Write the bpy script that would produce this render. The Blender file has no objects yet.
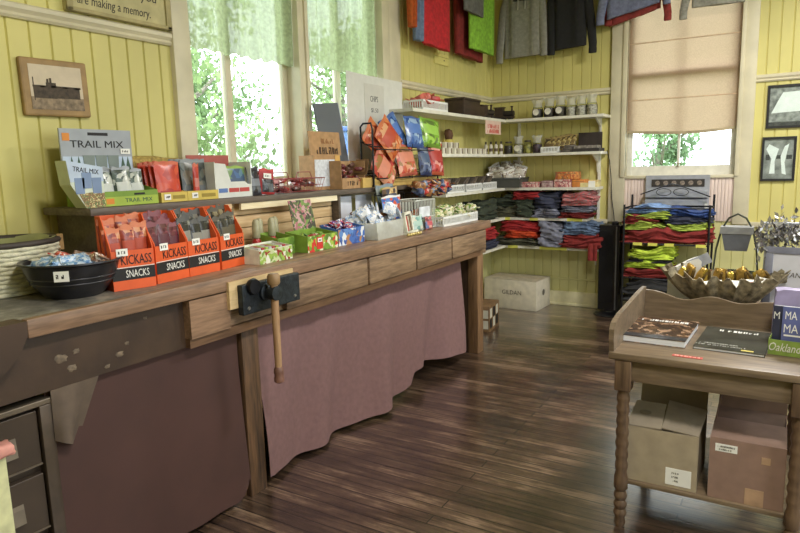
import bpy, bmesh, math, random
WORLD, FILL_LAMP, EXPO = 4.5, (62, 48), 0.5
from mathutils import Vector, Matrix, Euler, noise
PI = math.pi
S = bpy.context.scene
COL = S.collection
rnd = random.Random(7)

# ------------------------------------------------------------------ colours and materials
def lin(c):
    return tuple(((v/255)/12.92 if v/255 <= .04045 else ((v/255+.055)/1.055)**2.4) for v in c)
_M = {}
def base(name):
    m = bpy.data.materials.new(name); m.use_nodes = True
    nt = m.node_tree; b = nt.nodes['Principled BSDF']
    return m, nt, b
def nd(nt, t, **kw):
    n = nt.nodes.new(t)
    for k, v in kw.items():
        if k in n.inputs: n.inputs[k].default_value = v
        else: setattr(n, k, v)
    return n
def ramp(nt, stops, interp='LINEAR'):
    r = nt.nodes.new('ShaderNodeValToRGB'); cr = r.color_ramp; cr.interpolation = interp
    while len(cr.elements) < len(stops): cr.elements.new(.5)
    for e, (p, c) in zip(cr.elements, stops):
        e.position = p; e.color = (*lin(c), 1)
    return r
def coord(nt, scale=(1, 1, 1), rot=(0, 0, 0)):
    tc = nd(nt, 'ShaderNodeTexCoord'); mp = nd(nt, 'ShaderNodeMapping')
    mp.inputs['Scale'].default_value = scale; mp.inputs['Rotation'].default_value = rot
    nt.links.new(tc.outputs['Object'], mp.inputs['Vector']); return mp
def mat(name, c, rough=.6, metal=0., var=.12, scale=18, bump=0., stretch=(1, 1, 1), spec=.5, c2=None, bscale=None):
    if name in _M: return _M[name]
    m, nt, b = base(name)
    mp = coord(nt, stretch)
    n = nd(nt, 'ShaderNodeTexNoise', Scale=scale, Detail=5.0)
    nt.links.new(mp.outputs[0], n.inputs['Vector'])
    if c2 is None: c2 = tuple(max(0, v*(1-var)) for v in c); hi = tuple(min(255, v*(1+var*.5)) for v in c)
    else: hi = c
    r = ramp(nt, [(.3, c2), (.7, hi)])
    nt.links.new(n.outputs['Fac'], r.inputs[0]); nt.links.new(r.outputs[0], b.inputs['Base Color'])
    b.inputs['Roughness'].default_value = rough; b.inputs['Metallic'].default_value = metal
    b.inputs['Specular IOR Level'].default_value = spec
    if bump:
        n2 = nd(nt, 'ShaderNodeTexNoise', Scale=bscale or scale*4, Detail=4.0)
        nt.links.new(mp.outputs[0], n2.inputs['Vector'])
        bp = nd(nt, 'ShaderNodeBump', Strength=bump, Distance=.01)
        nt.links.new(n2.outputs['Fac'], bp.inputs['Height']); nt.links.new(bp.outputs[0], b.inputs['Normal'])
    _M[name] = m; return m
def printed(name, cols, scale=30, rough=.35, stretch=(1, 1, 1), seed=0., distort=.6):
    """packaging print: patches of several colours"""
    if name in _M: return _M[name]
    m, nt, b = base(name)
    mp = coord(nt, stretch); mp.inputs['Location'].default_value = (seed, seed*.7, seed*1.3)
    n = nd(nt, 'ShaderNodeTexNoise', Scale=scale*.5, Detail=3.0)
    nt.links.new(mp.outputs[0], n.inputs['Vector'])
    mx = nd(nt, 'ShaderNodeMixRGB'); mx.blend_type = 'ADD'; mx.inputs[0].default_value = distort*.1
    nt.links.new(mp.outputs[0], mx.inputs[1]); nt.links.new(n.outputs['Color'], mx.inputs[2])
    v = nd(nt, 'ShaderNodeTexVoronoi', Scale=scale*1.8)
    nt.links.new(mx.outputs[0], v.inputs['Vector'])
    sp = nd(nt, 'ShaderNodeSeparateColor'); nt.links.new(v.outputs['Color'], sp.inputs[0])
    k = len(cols); r = ramp(nt, [(i/k, c) for i, c in enumerate(cols)], 'CONSTANT')
    nt.links.new(sp.outputs[0], r.inputs[0]); nt.links.new(r.outputs[0], b.inputs['Base Color'])
    b.inputs['Roughness'].default_value = rough
    _M[name] = m; return m
def wood(name, dark, light, axis=0, scale=6, rough=.5, bump=.15, ring=14):
    if name in _M: return _M[name]
    m, nt, b = base(name)
    st = [9, 9, 9]; st[axis] = .9
    mp = coord(nt, tuple(st))
    n = nd(nt, 'ShaderNodeTexNoise', Scale=scale*.35, Detail=8.0, Roughness=.65, Distortion=.6)
    nt.links.new(mp.outputs[0], n.inputs['Vector'])
    w = nd(nt, 'ShaderNodeTexNoise', Scale=scale*1.8, Detail=3.0)
    nt.links.new(mp.outputs[0], w.inputs['Vector'])
    mx = nd(nt, 'ShaderNodeMath', operation='MULTIPLY_ADD'); mx.inputs[1].default_value = .45
    nt.links.new(w.outputs['Fac'], mx.inputs[0]); 
    m2 = nd(nt, 'ShaderNodeMath', operation='MULTIPLY'); m2.inputs[1].default_value = .6
    nt.links.new(n.outputs['Fac'], m2.inputs[0]); nt.links.new(m2.outputs[0], mx.inputs[2])
    r = ramp(nt, [(.36, dark), (.66, light)])
    nt.links.new(mx.outputs[0], r.inputs[0]); nt.links.new(r.outputs[0], b.inputs['Base Color'])
    b.inputs['Roughness'].default_value = rough
    bp = nd(nt, 'ShaderNodeBump', Strength=bump, Distance=.004)
    nt.links.new(mx.outputs[0], bp.inputs['Height']); nt.links.new(bp.outputs[0], b.inputs['Normal'])
    _M[name] = m; return m
def glass(name, tint=(255, 255, 255), refl=.12, rough=.02):
    if name in _M: return _M[name]
    m = bpy.data.materials.new(name); m.use_nodes = True; nt = m.node_tree; nt.nodes.clear()
    o = nd(nt, 'ShaderNodeOutputMaterial'); t = nd(nt, 'ShaderNodeBsdfTransparent'); g = nd(nt, 'ShaderNodeBsdfGlossy')
    t.inputs[0].default_value = (*lin(tint), 1); g.inputs['Roughness'].default_value = rough
    lw = nd(nt, 'ShaderNodeLayerWeight', Blend=refl*2); mx = nd(nt, 'ShaderNodeMixShader')
    nt.links.new(lw.outputs['Fresnel'], mx.inputs[0]); nt.links.new(t.outputs[0], mx.inputs[1]); nt.links.new(g.outputs[0], mx.inputs[2])
    nt.links.new(mx.outputs[0], o.inputs[0]); _M[name] = m; return m
def cloth_thin(name, c, trans=.5, clear=.0, scale=60, var=.15):
    """thin fabric that lets daylight through"""
    if name in _M: return _M[name]
    m = bpy.data.materials.new(name); m.use_nodes = True; nt = m.node_tree; nt.nodes.clear()
    o = nd(nt, 'ShaderNodeOutputMaterial'); d = nd(nt, 'ShaderNodeBsdfDiffuse'); t = nd(nt, 'ShaderNodeBsdfTranslucent')
    mp = coord(nt); n = nd(nt, 'ShaderNodeTexNoise', Scale=scale, Detail=3.0); nt.links.new(mp.outputs[0], n.inputs['Vector'])
    r = ramp(nt, [(.35, tuple(v*(1-var) for v in c)), (.65, c)]); nt.links.new(n.outputs['Fac'], r.inputs[0])
    nt.links.new(r.outputs[0], d.inputs[0]); nt.links.new(r.outputs[0], t.inputs[0])
    mx = nd(nt, 'ShaderNodeMixShader'); mx.inputs[0].default_value = trans
    nt.links.new(d.outputs[0], mx.inputs[1]); nt.links.new(t.outputs[0], mx.inputs[2]); out = mx
    if clear:
        tr = nd(nt, 'ShaderNodeBsdfTransparent'); m2 = nd(nt, 'ShaderNodeMixShader'); m2.inputs[0].default_value = clear
        nt.links.new(mx.outputs[0], m2.inputs[1]); nt.links.new(tr.outputs[0], m2.inputs[2]); out = m2
    nt.links.new(out.outputs[0], o.inputs[0]); _M[name] = m; return m
def lamp_mat(name, c, s):
    m, nt, b = base(name); b.inputs['Emission Color'].default_value = (*lin(c), 1); b.inputs['Emission Strength'].default_value = s
    return m

# ------------------------------------------------------------------ mesh builder
class MB:
    def __init__(s): s.bm = bmesh.new(); s.mi = 0
    def _f(s, vs):
        try:
            f = s.bm.faces.new(vs); f.material_index = s.mi; return f
        except ValueError: return None
    def box(s, c, d, rot=None, bev=0.):
        M = Matrix.Translation(c)
        if rot: M = M @ Euler(rot).to_matrix().to_4x4()
        r = bmesh.ops.create_cube(s.bm, size=1, matrix=M @ Matrix.Diagonal((*d, 1)))
        vs = r['verts']; fs = {f for v in vs for f in v.link_faces}
        for f in fs: f.material_index = s.mi
        if bev:
            es = {e for v in vs for e in v.link_edges}
            rr = bmesh.ops.bevel(s.bm, geom=list(es), offset=bev, segments=2, affect='EDGES', profile=.5)
            for f in rr['faces']: f.material_index = s.mi
        return s
    def b2(s, x0, x1, y0, y1, z0, z1, bev=0.):
        return s.box(((x0+x1)/2, (y0+y1)/2, (z0+z1)/2), (x1-x0, y1-y0, z1-z0), None, bev)
    def ring(s, pts): return [s.bm.verts.new(p) for p in pts]
    def skin(s, rings, closed=True, caps=(True, True)):
        R = [s.ring(r) for r in rings]; n = len(R[0])
        for a, b in zip(R, R[1:]):
            for i in range(n if closed else n-1):
                j = (i+1) % n; s._f((a[i], a[j], b[j], b[i]))
        if caps[0]: s._f(list(reversed(R[0])))
        if caps[1]: s._f(R[-1])
        return s
    def lathe(s, prof, n=20, c=(0, 0, 0), sx=1, sy=1, caps=(True, True)):
        rings = [[(c[0]+r*sx*math.cos(2*PI*i/n), c[1]+r*sy*math.sin(2*PI*i/n), c[2]+z) for i in range(n)] for r, z in prof]
        return s.skin(rings, True, caps)
    def tube(s, pts, r, n=8, closed=False, caps=(True, True)):
        P = [Vector(p) for p in pts]; rings = []; k = len(P)
        rr = r if isinstance(r, (list, tuple)) else [r]*k
        up = None
        for i in range(k):
            if closed: t = P[(i+1) % k]-P[i-1]
            else: t = P[min(i+1, k-1)]-P[max(i-1, 0)]
            t.normalize()
            if up is None:
                up = Vector((0, 0, 1)) if abs(t.z) < .9 else Vector((1, 0, 0))
            u = (up - t*up.dot(t)); u.normalize(); up = u; w = t.cross(u)
            rings.append([P[i]+(u*math.cos(2*PI*j/n)+w*math.sin(2*PI*j/n))*rr[i] for j in range(n)])
        if closed: rings.append(rings[0]); return s.skin(rings, True, (False, False))
        return s.skin(rings, True, caps)
    def prism(s, pts, axis, a, b):
        """extrude a 2D outline along an axis from a to b; axis 'x': pts=(y,z), 'y': (x,z), 'z': (x,y)"""
        def P(p, t):
            return (t, p[0], p[1]) if axis == 'x' else ((p[0], t, p[1]) if axis == 'y' else (p[0], p[1], t))
        return s.skin([[P(p, a) for p in pts], [P(p, b) for p in pts]])
    def sheet(s, fn, nu, nv, t=0.):
        """grid surface; t>0 gives it a thickness along its normal"""
        g = [[Vector(fn(i/nu, j/nv)) for i in range(nu+1)] for j in range(nv+1)]
        A = [s.ring(r) for r in g]
        def quads(A, flip=False):
            for j in range(nv):
                for i in range(nu):
                    q = (A[j][i], A[j][i+1], A[j+1][i+1], A[j+1][i]); s._f(q[::-1] if flip else q)
        quads(A)
        if t:
            B = []
            for j in range(nv+1):
                row = []
                for i in range(nu+1):
                    du = g[j][min(i+1, nu)]-g[j][max(i-1, 0)]; dv = g[min(j+1, nv)][i]-g[max(j-1, 0)][i]
                    nn = du.cross(dv); nn.normalize(); row.append(s.bm.verts.new(g[j][i]-nn*t))
                B.append(row)
            quads(B, True)
            for i in range(nu):
                s._f((A[0][i+1], A[0][i], B[0][i], B[0][i+1])); s._f((A[nv][i], A[nv][i+1], B[nv][i+1], B[nv][i]))
            for j in range(nv):
                s._f((A[j][0], A[j+1][0], B[j+1][0], B[j][0])); s._f((A[j+1][nu], A[j][nu], B[j][nu], B[j+1][nu]))
        return s
    def puff(s, c, d, seed=0, amp=.12, n=6, sq=.35, rot=0.):
        """soft rounded slab with lumps: folded cloth, sacks, sweets"""
        V = {}
        def vt(i, j, k):
            q = (i, j, k)
            if q not in V: V[q] = s.bm.verts.new((2*i/n-1, 2*j/n-1, 2*k/n-1))
            return V[q]
        for a in range(n):
            for b in range(n):
                for e in (0, n):
                    s._f((vt(a, b, e), vt(a+1, b, e), vt(a+1, b+1, e), vt(a, b+1, e)))
                    s._f((vt(a, e, b), vt(a+1, e, b), vt(a+1, e, b+1), vt(a, e, b+1)))
                    s._f((vt(e, a, b), vt(e, a+1, b), vt(e, a+1, b+1), vt(e, a, b+1)))
        seen = V.values()
        R = Matrix.Rotation(rot, 3, 'Z')
        for v in seen:
            p = v.co.copy(); q = p.normalized()*1.15
            p = p*(1-sq)+q*sq
            f = 1+amp*noise.noise(p*1.7+Vector((seed*3.1, seed, seed*.7)))+amp*.5*noise.noise(p*4+Vector((seed, 0, seed)))
            p *= f
            v.co = Vector(c)+R @ Vector((p.x*d[0]/2, p.y*d[1]/2, p.z*d[2]/2))
        return s
    def build(s, name, mats, parent=None, smooth=False, loc=None, rotz=0., rot=None):
        bmesh.ops.recalc_face_normals(s.bm, faces=s.bm.faces[:])
        me = bpy.data.meshes.new(name); s.bm.to_mesh(me); s.bm.free()
        for m in (mats if isinstance(mats, (list, tuple)) else [mats]): me.materials.append(m)
        if smooth:
            for p in me.polygons: p.use_smooth = True
            try: me.set_sharp_from_angle(angle=R_(smooth if smooth > 1 else 40))
            except Exception: pass
        o = bpy.data.objects.new(name, me); COL.objects.link(o)
        if parent: o.parent = parent
        if loc: o.location = loc
        o.rotation_euler = rot if rot else (0, 0, rotz)
        return o
def R_(d): return d*PI/180

def thing(name, label, cat, loc=(0, 0, 0), rotz=0., group=None):
    o = bpy.data.objects.new(name, None); COL.objects.link(o); o.empty_display_size = .05
    o.location = loc; o.rotation_euler = (0, 0, rotz)
    o['label'] = label; o['category'] = cat
    if group: o['group'] = group
    return o
def tag(o, label, cat, group=None, kind=None):
    o['label'] = label; o['category'] = cat
    if group: o['group'] = group
    if kind: o['kind'] = kind
    return o
def struct(o): o['kind'] = 'structure'; return o
def dup(root, loc, rotz, label=None, group=None):
    r = root.copy(); COL.objects.link(r); r.location = loc; r.rotation_euler = (0, 0, rotz) if not isinstance(rotz, tuple) else rotz
    if label: r['label'] = label
    if group: r['group'] = group
    for ch in list(root.children):
        c = ch.copy(); COL.objects.link(c); c.parent = r
        for g in list(ch.children):
            d = g.copy(); COL.objects.link(d); d.parent = c
    return r
def lettering(body, parent, loc, width, height, m, rot=(PI/2, 0, 0), name='lettering', ext=.0006, shear=0.):
    """raised letters fitted into width x height, reading along local X, facing -Y"""
    cu = bpy.data.curves.new('type', 'FONT'); cu.body = body; cu.align_x = 'CENTER'; cu.align_y = 'CENTER'; cu.extrude = .01; cu.resolution_u = 2
    cu.shear = shear
    t = bpy.data.objects.new('type', cu); COL.objects.link(t)
    bpy.context.view_layer.update()
    me = bpy.data.meshes.new_from_object(t.evaluated_get(bpy.context.evaluated_depsgraph_get()))
    bpy.data.objects.remove(t)
    xs = [v.co.x for v in me.vertices]; ys = [v.co.y for v in me.vertices]
    cx, cy = (min(xs)+max(xs))/2, (min(ys)+max(ys))/2; w = max(xs)-min(xs); h = max(ys)-min(ys)
    for v in me.vertices:
        v.co = ((v.co.x-cx)*width/w, (v.co.y-cy)*height/h, v.co.z/.01*ext)
    me.materials.clear(); me.materials.append(m)
    o = bpy.data.objects.new(name, me); COL.objects.link(o); o.parent = parent; o.location = loc; o.rotation_euler = rot
    return o
def marks(parent, loc, width, height, m, rot=(PI/2, 0, 0), seed=1, name='print_line', n=None):
    """a line of print too small to read: short upright and level strokes grouped into words"""
    r = random.Random(seed); mb = MB(); x = -width/2; s = height/5
    while x < width/2-height*.5:
        w = height*(.4+.25*r.random())
        if r.random() < .16: x += w*.8; continue
        mb.b2(x, x+s, -height/2, height/2*(1 if r.random() < .6 else .2), -.0004, .0004)
        if r.random() < .75: mb.b2(x, x+w*.8, r.choice((-.5, -.1, .3))*height, (r.choice((-.5, -.1, .3))*0+r.choice((.0, .2, .5)))*height-.0*s, -.0003, .0003) if r.random() < .3 else mb.b2(x, x+w*.8, (q := r.choice((-.5, -.1, .32)))*height, q*height+s*.9, -.0003, .0003)
        if r.random() < .6: mb.b2(x+w*.62, x+w*.62+s, -height/2, height/2*.9, -.0004, .0004)
        x += w+s
    o = mb.build(name, m, parent, loc=loc, rot=rot); return o
def bx(name, m, parent, x0, x1, y0, y1, z0, z1, bev=0.):
    return MB().b2(x0, x1, y0, y1, z0, z1, bev).build(name, m, parent)

# palette
WHITE = mat('white_paint', (226, 224, 212), .5, var=.06)
CARDW = mat('white_card', (232, 231, 226), .7, var=.04)
BLACK = mat('black_ink', (22, 21, 22), .6, var=.1)
DKMET = mat('dark_metal', (38, 38, 42), .45, .6)
CLEAR = glass('clear_glass', (244, 247, 244), .05, .08)
CLEARP = glass('clear_plastic', (240, 243, 241), .06, .15)
KRAFT = mat('kraft_card', (178, 140, 98), .8, var=.1, scale=30)
PLW = mat('white_plastic', (230, 232, 230), .4, var=.03)
# ------------------------------------------------------------------ the room shell
H = 3.6
YEL = mat('yellow_paint', (210, 201, 126), .55, var=.07, scale=1.6)
WAIN = mat('pale_green_paint', (206, 202, 142), .55, var=.06, scale=3)
CREAM = mat('cream_trim_paint', (212, 204, 176), .5, var=.07, scale=5)
PITCH, OFF = .088, .006
def board_profile(a, b, depth=.15, off=0.):
    """outline (s, d): grooved face at d=0 going from a to b, flat back at d=-depth"""
    pts = [(a, 0)]
    k = math.ceil((a-off)/PITCH)
    while off+k*PITCH < b-.005:
        g = off+k*PITCH
        if g > a+.005: pts += [(g-.0055, 0), (g-.001, -.008), (g+.001, -.008), (g+.0055, 0)]
        k += 1
    return pts+[(b, 0), (b, -depth), (a, -depth)]
def wall(name, side, spans, at, off=0.):
    mb = MB()
    for a, b, z0, z1, mi in spans:
        mb.mi = mi
        pr = board_profile(a, b, off=off)
        P = {'l': lambda s, d, z: (at+d, s, z), 'r': lambda s, d, z: (at-d, s, z), 'b': lambda s, d, z: (s, at-d, z), 'f': lambda s, d, z: (s, at+d, z)}[side]
        mb.skin([[P(s, d, z0) for s, d in pr], [P(s, d, z1) for s, d in pr]])
    return struct(mb.build(name, [YEL, WAIN]))
WL = (-3.845, -2.035, 1.285, 3.065); WB = (1.315, 2.235, 1.25, 3.015)
wall('wall_left', 'l', [(-8, WL[0], 0, H, 0), (WL[1], 0, .84, H, 0), (WL[1], 0, 0, .84, 1), (WL[0], WL[1], 0, WL[2], 0), (WL[0], WL[1], WL[3], H, 0)], 0, off=-4.702)
wall('wall_back', 'b', [(0, WB[0], .84, H, 0), (0, WB[0], 0, .84, 1), (WB[1], 4.8, .84, H, 0), (WB[1], 4.8, 0, .84, 1), (WB[0], WB[1], 0, WB[2], 1), (WB[0], WB[1], WB[3], H, 0)], 0, off=.03)
wr = [(-8, -5.6, 0, H, 0), (-4.1, -3.1, 0, H, 0), (-1.6, 0, 0, H, 0), (-5.6, -4.1, 0, .95, 0), (-5.6, -4.1, 3.0, H, 0), (-3.1, -1.6, 0, .95, 0), (-3.1, -1.6, 3.0, H, 0)]
wall('wall_right', 'r', wr, 4.8)
wall('wall_front', 'f', [(0, 4.8, 0, H, 0)], -8)
CEIL = mat('ceiling_white', (228, 222, 196), .8, var=.05)
struct(MB().b2(-.15, 4.95, -8.15, .15, H, H+.12).build('ceiling', CEIL))

# plank floor: boards run along X
def floor_mat():
    m, nt, b = base('worn_plank_floor')
    mp = coord(nt); 
    br = nd(nt, 'ShaderNodeTexBrick', Scale=1.0); br.offset = .37; br.offset_frequency = 2
    br.inputs['Brick Width'].default_value = 2.3; br.inputs['Row Height'].default_value = .068; br.inputs['Mortar Size'].default_value = .0034
    br.inputs['Color1'].default_value = (.2, .2, .2, 1); br.inputs['Color2'].default_value = (.8, .8, .8, 1); br.inputs['Mortar'].default_value = (0, 0, 0, 1); br.inputs['Bias'].default_value = 0
    nt.links.new(mp.outputs[0], br.inputs['Vector'])
    m2 = coord(nt, (1.1, 22, 1)); n = nd(nt, 'ShaderNodeTexNoise', Scale=2.2, Detail=9.0, Roughness=.7, Distortion=.3); nt.links.new(m2.outputs[0], n.inputs['Vector'])
    m3 = coord(nt, (.8, 1.6, 1)); n3 = nd(nt, 'ShaderNodeTexNoise', Scale=3.2, Detail=8.0, Roughness=.62); nt.links.new(m3.outputs[0], n3.inputs['Vector'])
    a = nd(nt, 'ShaderNodeMath', operation='MULTIPLY_ADD'); a.inputs[1].default_value = .2; nt.links.new(br.outputs['Color'], a.inputs[0])
    a2 = nd(nt, 'ShaderNodeMath', operation='MULTIPLY_ADD'); a2.inputs[1].default_value = .75; nt.links.new(n.outputs['Fac'], a2.inputs[0]); nt.links.new(a.outputs[0], a2.inputs[2])
    nt.links.new(n3.outputs['Fac'], a.inputs[2])
    sub = nd(nt, 'ShaderNodeMath', operation='SUBTRACT'); sub.inputs[1].default_value = .5; nt.links.new(a2.outputs[0], sub.inputs[0])
    r = ramp(nt, [(.2, (24, 18, 15)), (.36, (54, 41, 33)), (.52, (86, 67, 54)), (.68, (142, 118, 98))]); nt.links.new(sub.outputs[0], r.inputs[0])
    mm = nd(nt, 'ShaderNodeMixRGB'); mm.blend_type = 'MIX'; mm.inputs[2].default_value = (*lin((18, 13, 11)), 1)
    nt.links.new(br.outputs['Fac'], mm.inputs[0]); nt.links.new(r.outputs[0], mm.inputs[1]); nt.links.new(mm.outputs[0], b.inputs['Base Color'])
    rr = nd(nt, 'ShaderNodeMapRange'); rr.inputs['To Min'].default_value = .2; rr.inputs['To Max'].default_value = .42; b.inputs['Coat Weight'].default_value = 1.0; b.inputs['Coat IOR'].default_value = 1.75; b.inputs['Coat Roughness'].default_value = .2; b.inputs['Coat Tint'].default_value = (1, 1, 1, 1)
    nt.links.new(n.outputs['Fac'], rr.inputs['Value']); nt.links.new(rr.outputs[0], b.inputs['Roughness'])
    bp = nd(nt, 'ShaderNodeBump', Strength=.35, Distance=.004); iv = nd(nt, 'ShaderNodeMath', operation='SUBTRACT'); nt.links.new(n.outputs['Fac'], iv.inputs[0]); nt.links.new(br.outputs['Fac'], iv.inputs[1])
    nt.links.new(iv.outputs[0], bp.inputs['Height']); nt.links.new(bp.outputs[0], b.inputs['Normal'])
    b.inputs['Specular IOR Level'].default_value = .6
    return m
struct(MB().b2(-.15, 4.95, -8.15, .15, -.12, 0).build('floor', floor_mat()))

def trim(name, *boxes, m=None, bev=.004):
    mb = MB()
    for q in boxes: mb.b2(*q, bev)
    return struct(mb.build(name, m or CREAM, None, 40))
trim('baseboard_back', (0, 4.8, -.022, 0, 0, .14), (0, 4.8, -.034, 0, 0, .025), m=mat('cream_baseboard', (226, 220, 182), .5, var=.05))
trim('baseboard_left', (0, .022, -1.75, -.035, 0, .14), m=_M['cream_baseboard'])
# picture rail, moulded
def rail(name, side, a, b):
    prof = [(0, -.03), (.012, -.03), (.02, -.02), (.012, -.008), (.024, .006), (.024, .022), (.012, .03), (0, .03)]
    P = (lambda t: [(d, t, 2.033+z) for d, z in prof]) if side == 'l' else (lambda t: [(t, -d, 2.033+z) for d, z in prof])
    return struct(MB().skin([P(a), P(b)]).build(name, CREAM))
rail('trim_1', 'l', -7.99, -3.935); rail('trim_2', 'l', -1.785, -.026); rail('trim_3', 'b', 0, 1.188); rail('trim_4', 'b', 2.342, 4.79)
trim('trim_5', (0, 1.188, -.03, 0, .822, .862), (2.342, 4.79, -.03, 0, .822, .862))
# casing of the left windows, with the mullion between the two
trim('trim_6', (-.13, .03, -3.935, -3.83, 1.19, 3.15), (-.13, .03, -2.05, -1.95, 1.19, 3.15), (0, .022, -1.95, -1.785, 1.19, 3.15), (-.13, .03, -3.0, -2.965, 1.285, 3.06), (-.13, .018, -2.965, -2.93, 1.285, 3.06),
     (-.13, .03, -2.93, -2.9, 1.285, 3.06), (0, .035, -3.935, -1.785, 3.05, 3.17), (0, .03, -3.935, -1.785, 1.19, 1.28), (-.14, .02, -3.95, -1.77, 1.28, 1.31))
PANE = glass('window_glass', (250, 253, 252), .06)
def casement(name, y0, y1, mid):
    mb = MB(); z0, z1 = 1.31, 3.06; x0, x1 = -.11, -.07
    for a, b in ((y0, y0+.045), (mid-.022, mid+.022), (y1-.045, y1)): mb.b2(x0, x1, a, b, z0, z1, .004)
    mb.b2(x0+.003, x1-.003, y0+.02, y1-.02, z0, z0+.05); mb.b2(x0+.003, x1-.003, y0+.02, y1-.02, z1-.05, z1)
    o = struct(mb.build(name, CREAM, None, 40))
    bx('pane', PANE, o, -.094, -.09, y0+.04, mid-.018, z0+.045, z1-.045)
    bx('pane', PANE, o, -.094, -.09, mid+.018, y1-.04, z0+.045, z1-.045)
casement('window_1', -3.83, -3.0, -3.49); casement('window_2', -2.9, -2.05, -2.47)
# back window: casing, sill, sash, panelled apron underneath
trim('trim_7', (1.188, 1.33, -.03, 0, .84, 3.1), (1.29, 1.33, -.045, .12, 1.25, 3.0), (2.222, 2.342, -.03, 0, .84, 3.1), (2.22, 2.25, -.045, .12, 1.25, 3.0), (1.15, 2.38, -.04, 0, 3.0, 3.14), (1.33, 2.22, -.03, .12, 1.235, 1.262))
mb = MB()
for q in ((1.33, 1.375), (2.175, 2.22)): mb.b2(q[0], q[1], .05, .09, 1.262, 3.0, .004)
mb.b2(1.35, 2.20, .053, .087, 1.262, 1.345); mb.b2(1.35, 2.20, .053, .087, 2.95, 3.0); mb.b2(1.335, 2.215, .04, .094, 2.12, 2.17, .004); mb.b2(1.757, 1.777, .055, .085, 1.34, 2.96, .003)
w3 = struct(mb.build('window_3', WHITE, None, 40))
for a, b in ((1.37, 1.758), (1.776, 2.18)): bx('pane', PANE, w3, a, b, .068, .072, 1.34, 2.955)
mb = MB(); mb.lathe([(.012, 0), (.014, .006), (.006, .01), (.005, .03)], 12); mb.b2(-.03, .03, -.004, .004, .026, .034); lk = mb.build('sash_lift', mat('brass_hardware', (150, 140, 105), .4, .7), w3, 40, (1.767, .045, 1.335))
mb = MB()
x = 1.33
while x < 2.215:
    mb.b2(x, min(x+.026, 2.22), -.012, 0, .862, 1.236, .003); x += .0275
struct(mb.build('trim_8', mat('faded_pink_paint', (226, 206, 196), .6, var=.08, scale=30, stretch=(3, 1, .3)), None, 40))
# unseen right wall windows, added outside the frame to light the room
for k, (a, b) in enumerate(((-5.6, -4.1), (-3.1, -1.6))):
    mb = MB(); X0, X1 = 4.86, 4.9
    for q in ((a, a+.06), ((a+b)/2-.03, (a+b)/2+.03), (b-.06, b)): mb.b2(X0, X1, q[0], q[1], .95, 3.0)
    for z in (.95, 1.95, 2.94): mb.b2(X0+.004, X1-.004, a+.02, b-.02, z, z+.06)
    struct(mb.build('window_%d' % (4+k), WHITE))

# ------------------------------------------------------------------ outside
GRASS = mat('lawn', (96, 120, 60), .9, var=.3, scale=2)
struct(MB().b2(-40, 30, -30, 40, -.75, -.6).build('ground', GRASS))
def leaf_mat(n, c):
    m = cloth_thin(n, c, .45, scale=2.0, var=.35); return m
LEAF = [leaf_mat('leaf_light', (172, 194, 140)), leaf_mat('leaf_mid', (150, 176, 126)), leaf_mat('leaf_blue', (168, 196, 152))]
BARK = mat('bark', (128, 120, 106), .9, var=.3, bump=.5)
def tree(x, y, h, r, n, lm, label, sd, ls=.13):
    rr = random.Random(sd)
    t = thing('tree', label, 'tree', (x, y, -.6), 0, 'trees outside the windows')
    mb = MB(); mb.tube([(0, 0, 0), (.06, .02, h*.3), (-.04, .05, h*.6), (0, 0, h*.85)], [.14, .11, .07, .03], 8)
    for k in range(5):
        a = rr.random()*6.28; z = h*(.35+.1*k); mb.tube([(0, 0, z), (math.cos(a)*r*.4, math.sin(a)*r*.4, z+.3), (math.cos(a)*r*.75, math.sin(a)*r*.75, z+.7)], [.05, .035, .015], 6)
    mb.build('trunk', BARK, t, 40)
    mb = MB(); cl = [(rr.gauss(0, r*.42), rr.gauss(0, r*.42), h*(.16+.84*rr.random()), r*(.3+.25*rr.random())) for _ in range(26)]
    for i in range(n):
        c = cl[i % 26]; d = Vector((rr.gauss(0, 1), rr.gauss(0, 1), rr.gauss(0, .8))); d.normalize(); p = Vector(c[:3])+d*c[3]*rr.random()**.4
        R = Euler((rr.random()*6, rr.random()*6, rr.random()*6)).to_matrix(); s_ = ls*(.6+.8*rr.random())
        mb._f([mb.bm.verts.new(p+R @ Vector(q)*s_) for q in ((-.5, 0, 0), (0, -.3, .05), (.5, 0, 0), (0, .3, .05))])
    mb.build('foliage', lm, t)
tree(-4.8, .1, 4.4, 1.3, 7000, LEAF[0], 'leafy tree outside, left of the first casement', 1, .1)
tree(-9.5, 4.4, 4.6, 1.6, 6000, LEAF[1], 'smaller leafy tree outside the middle of the double window', 2)
tree(-6.6, 6.6, 4.8, 1.5, 6500, LEAF[0], 'leafy tree outside behind the grey board and poster', 3)
tree(-14.0, 4.0, 6.5, 2.4, 3500, LEAF[2], 'far bluish tree outside behind the nearer ones', 4, .2)
tree(.2, 9.0, 3.2, 1.0, 3500, LEAF[2], 'pale tree outside the back window, low at its left', 5)
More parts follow.
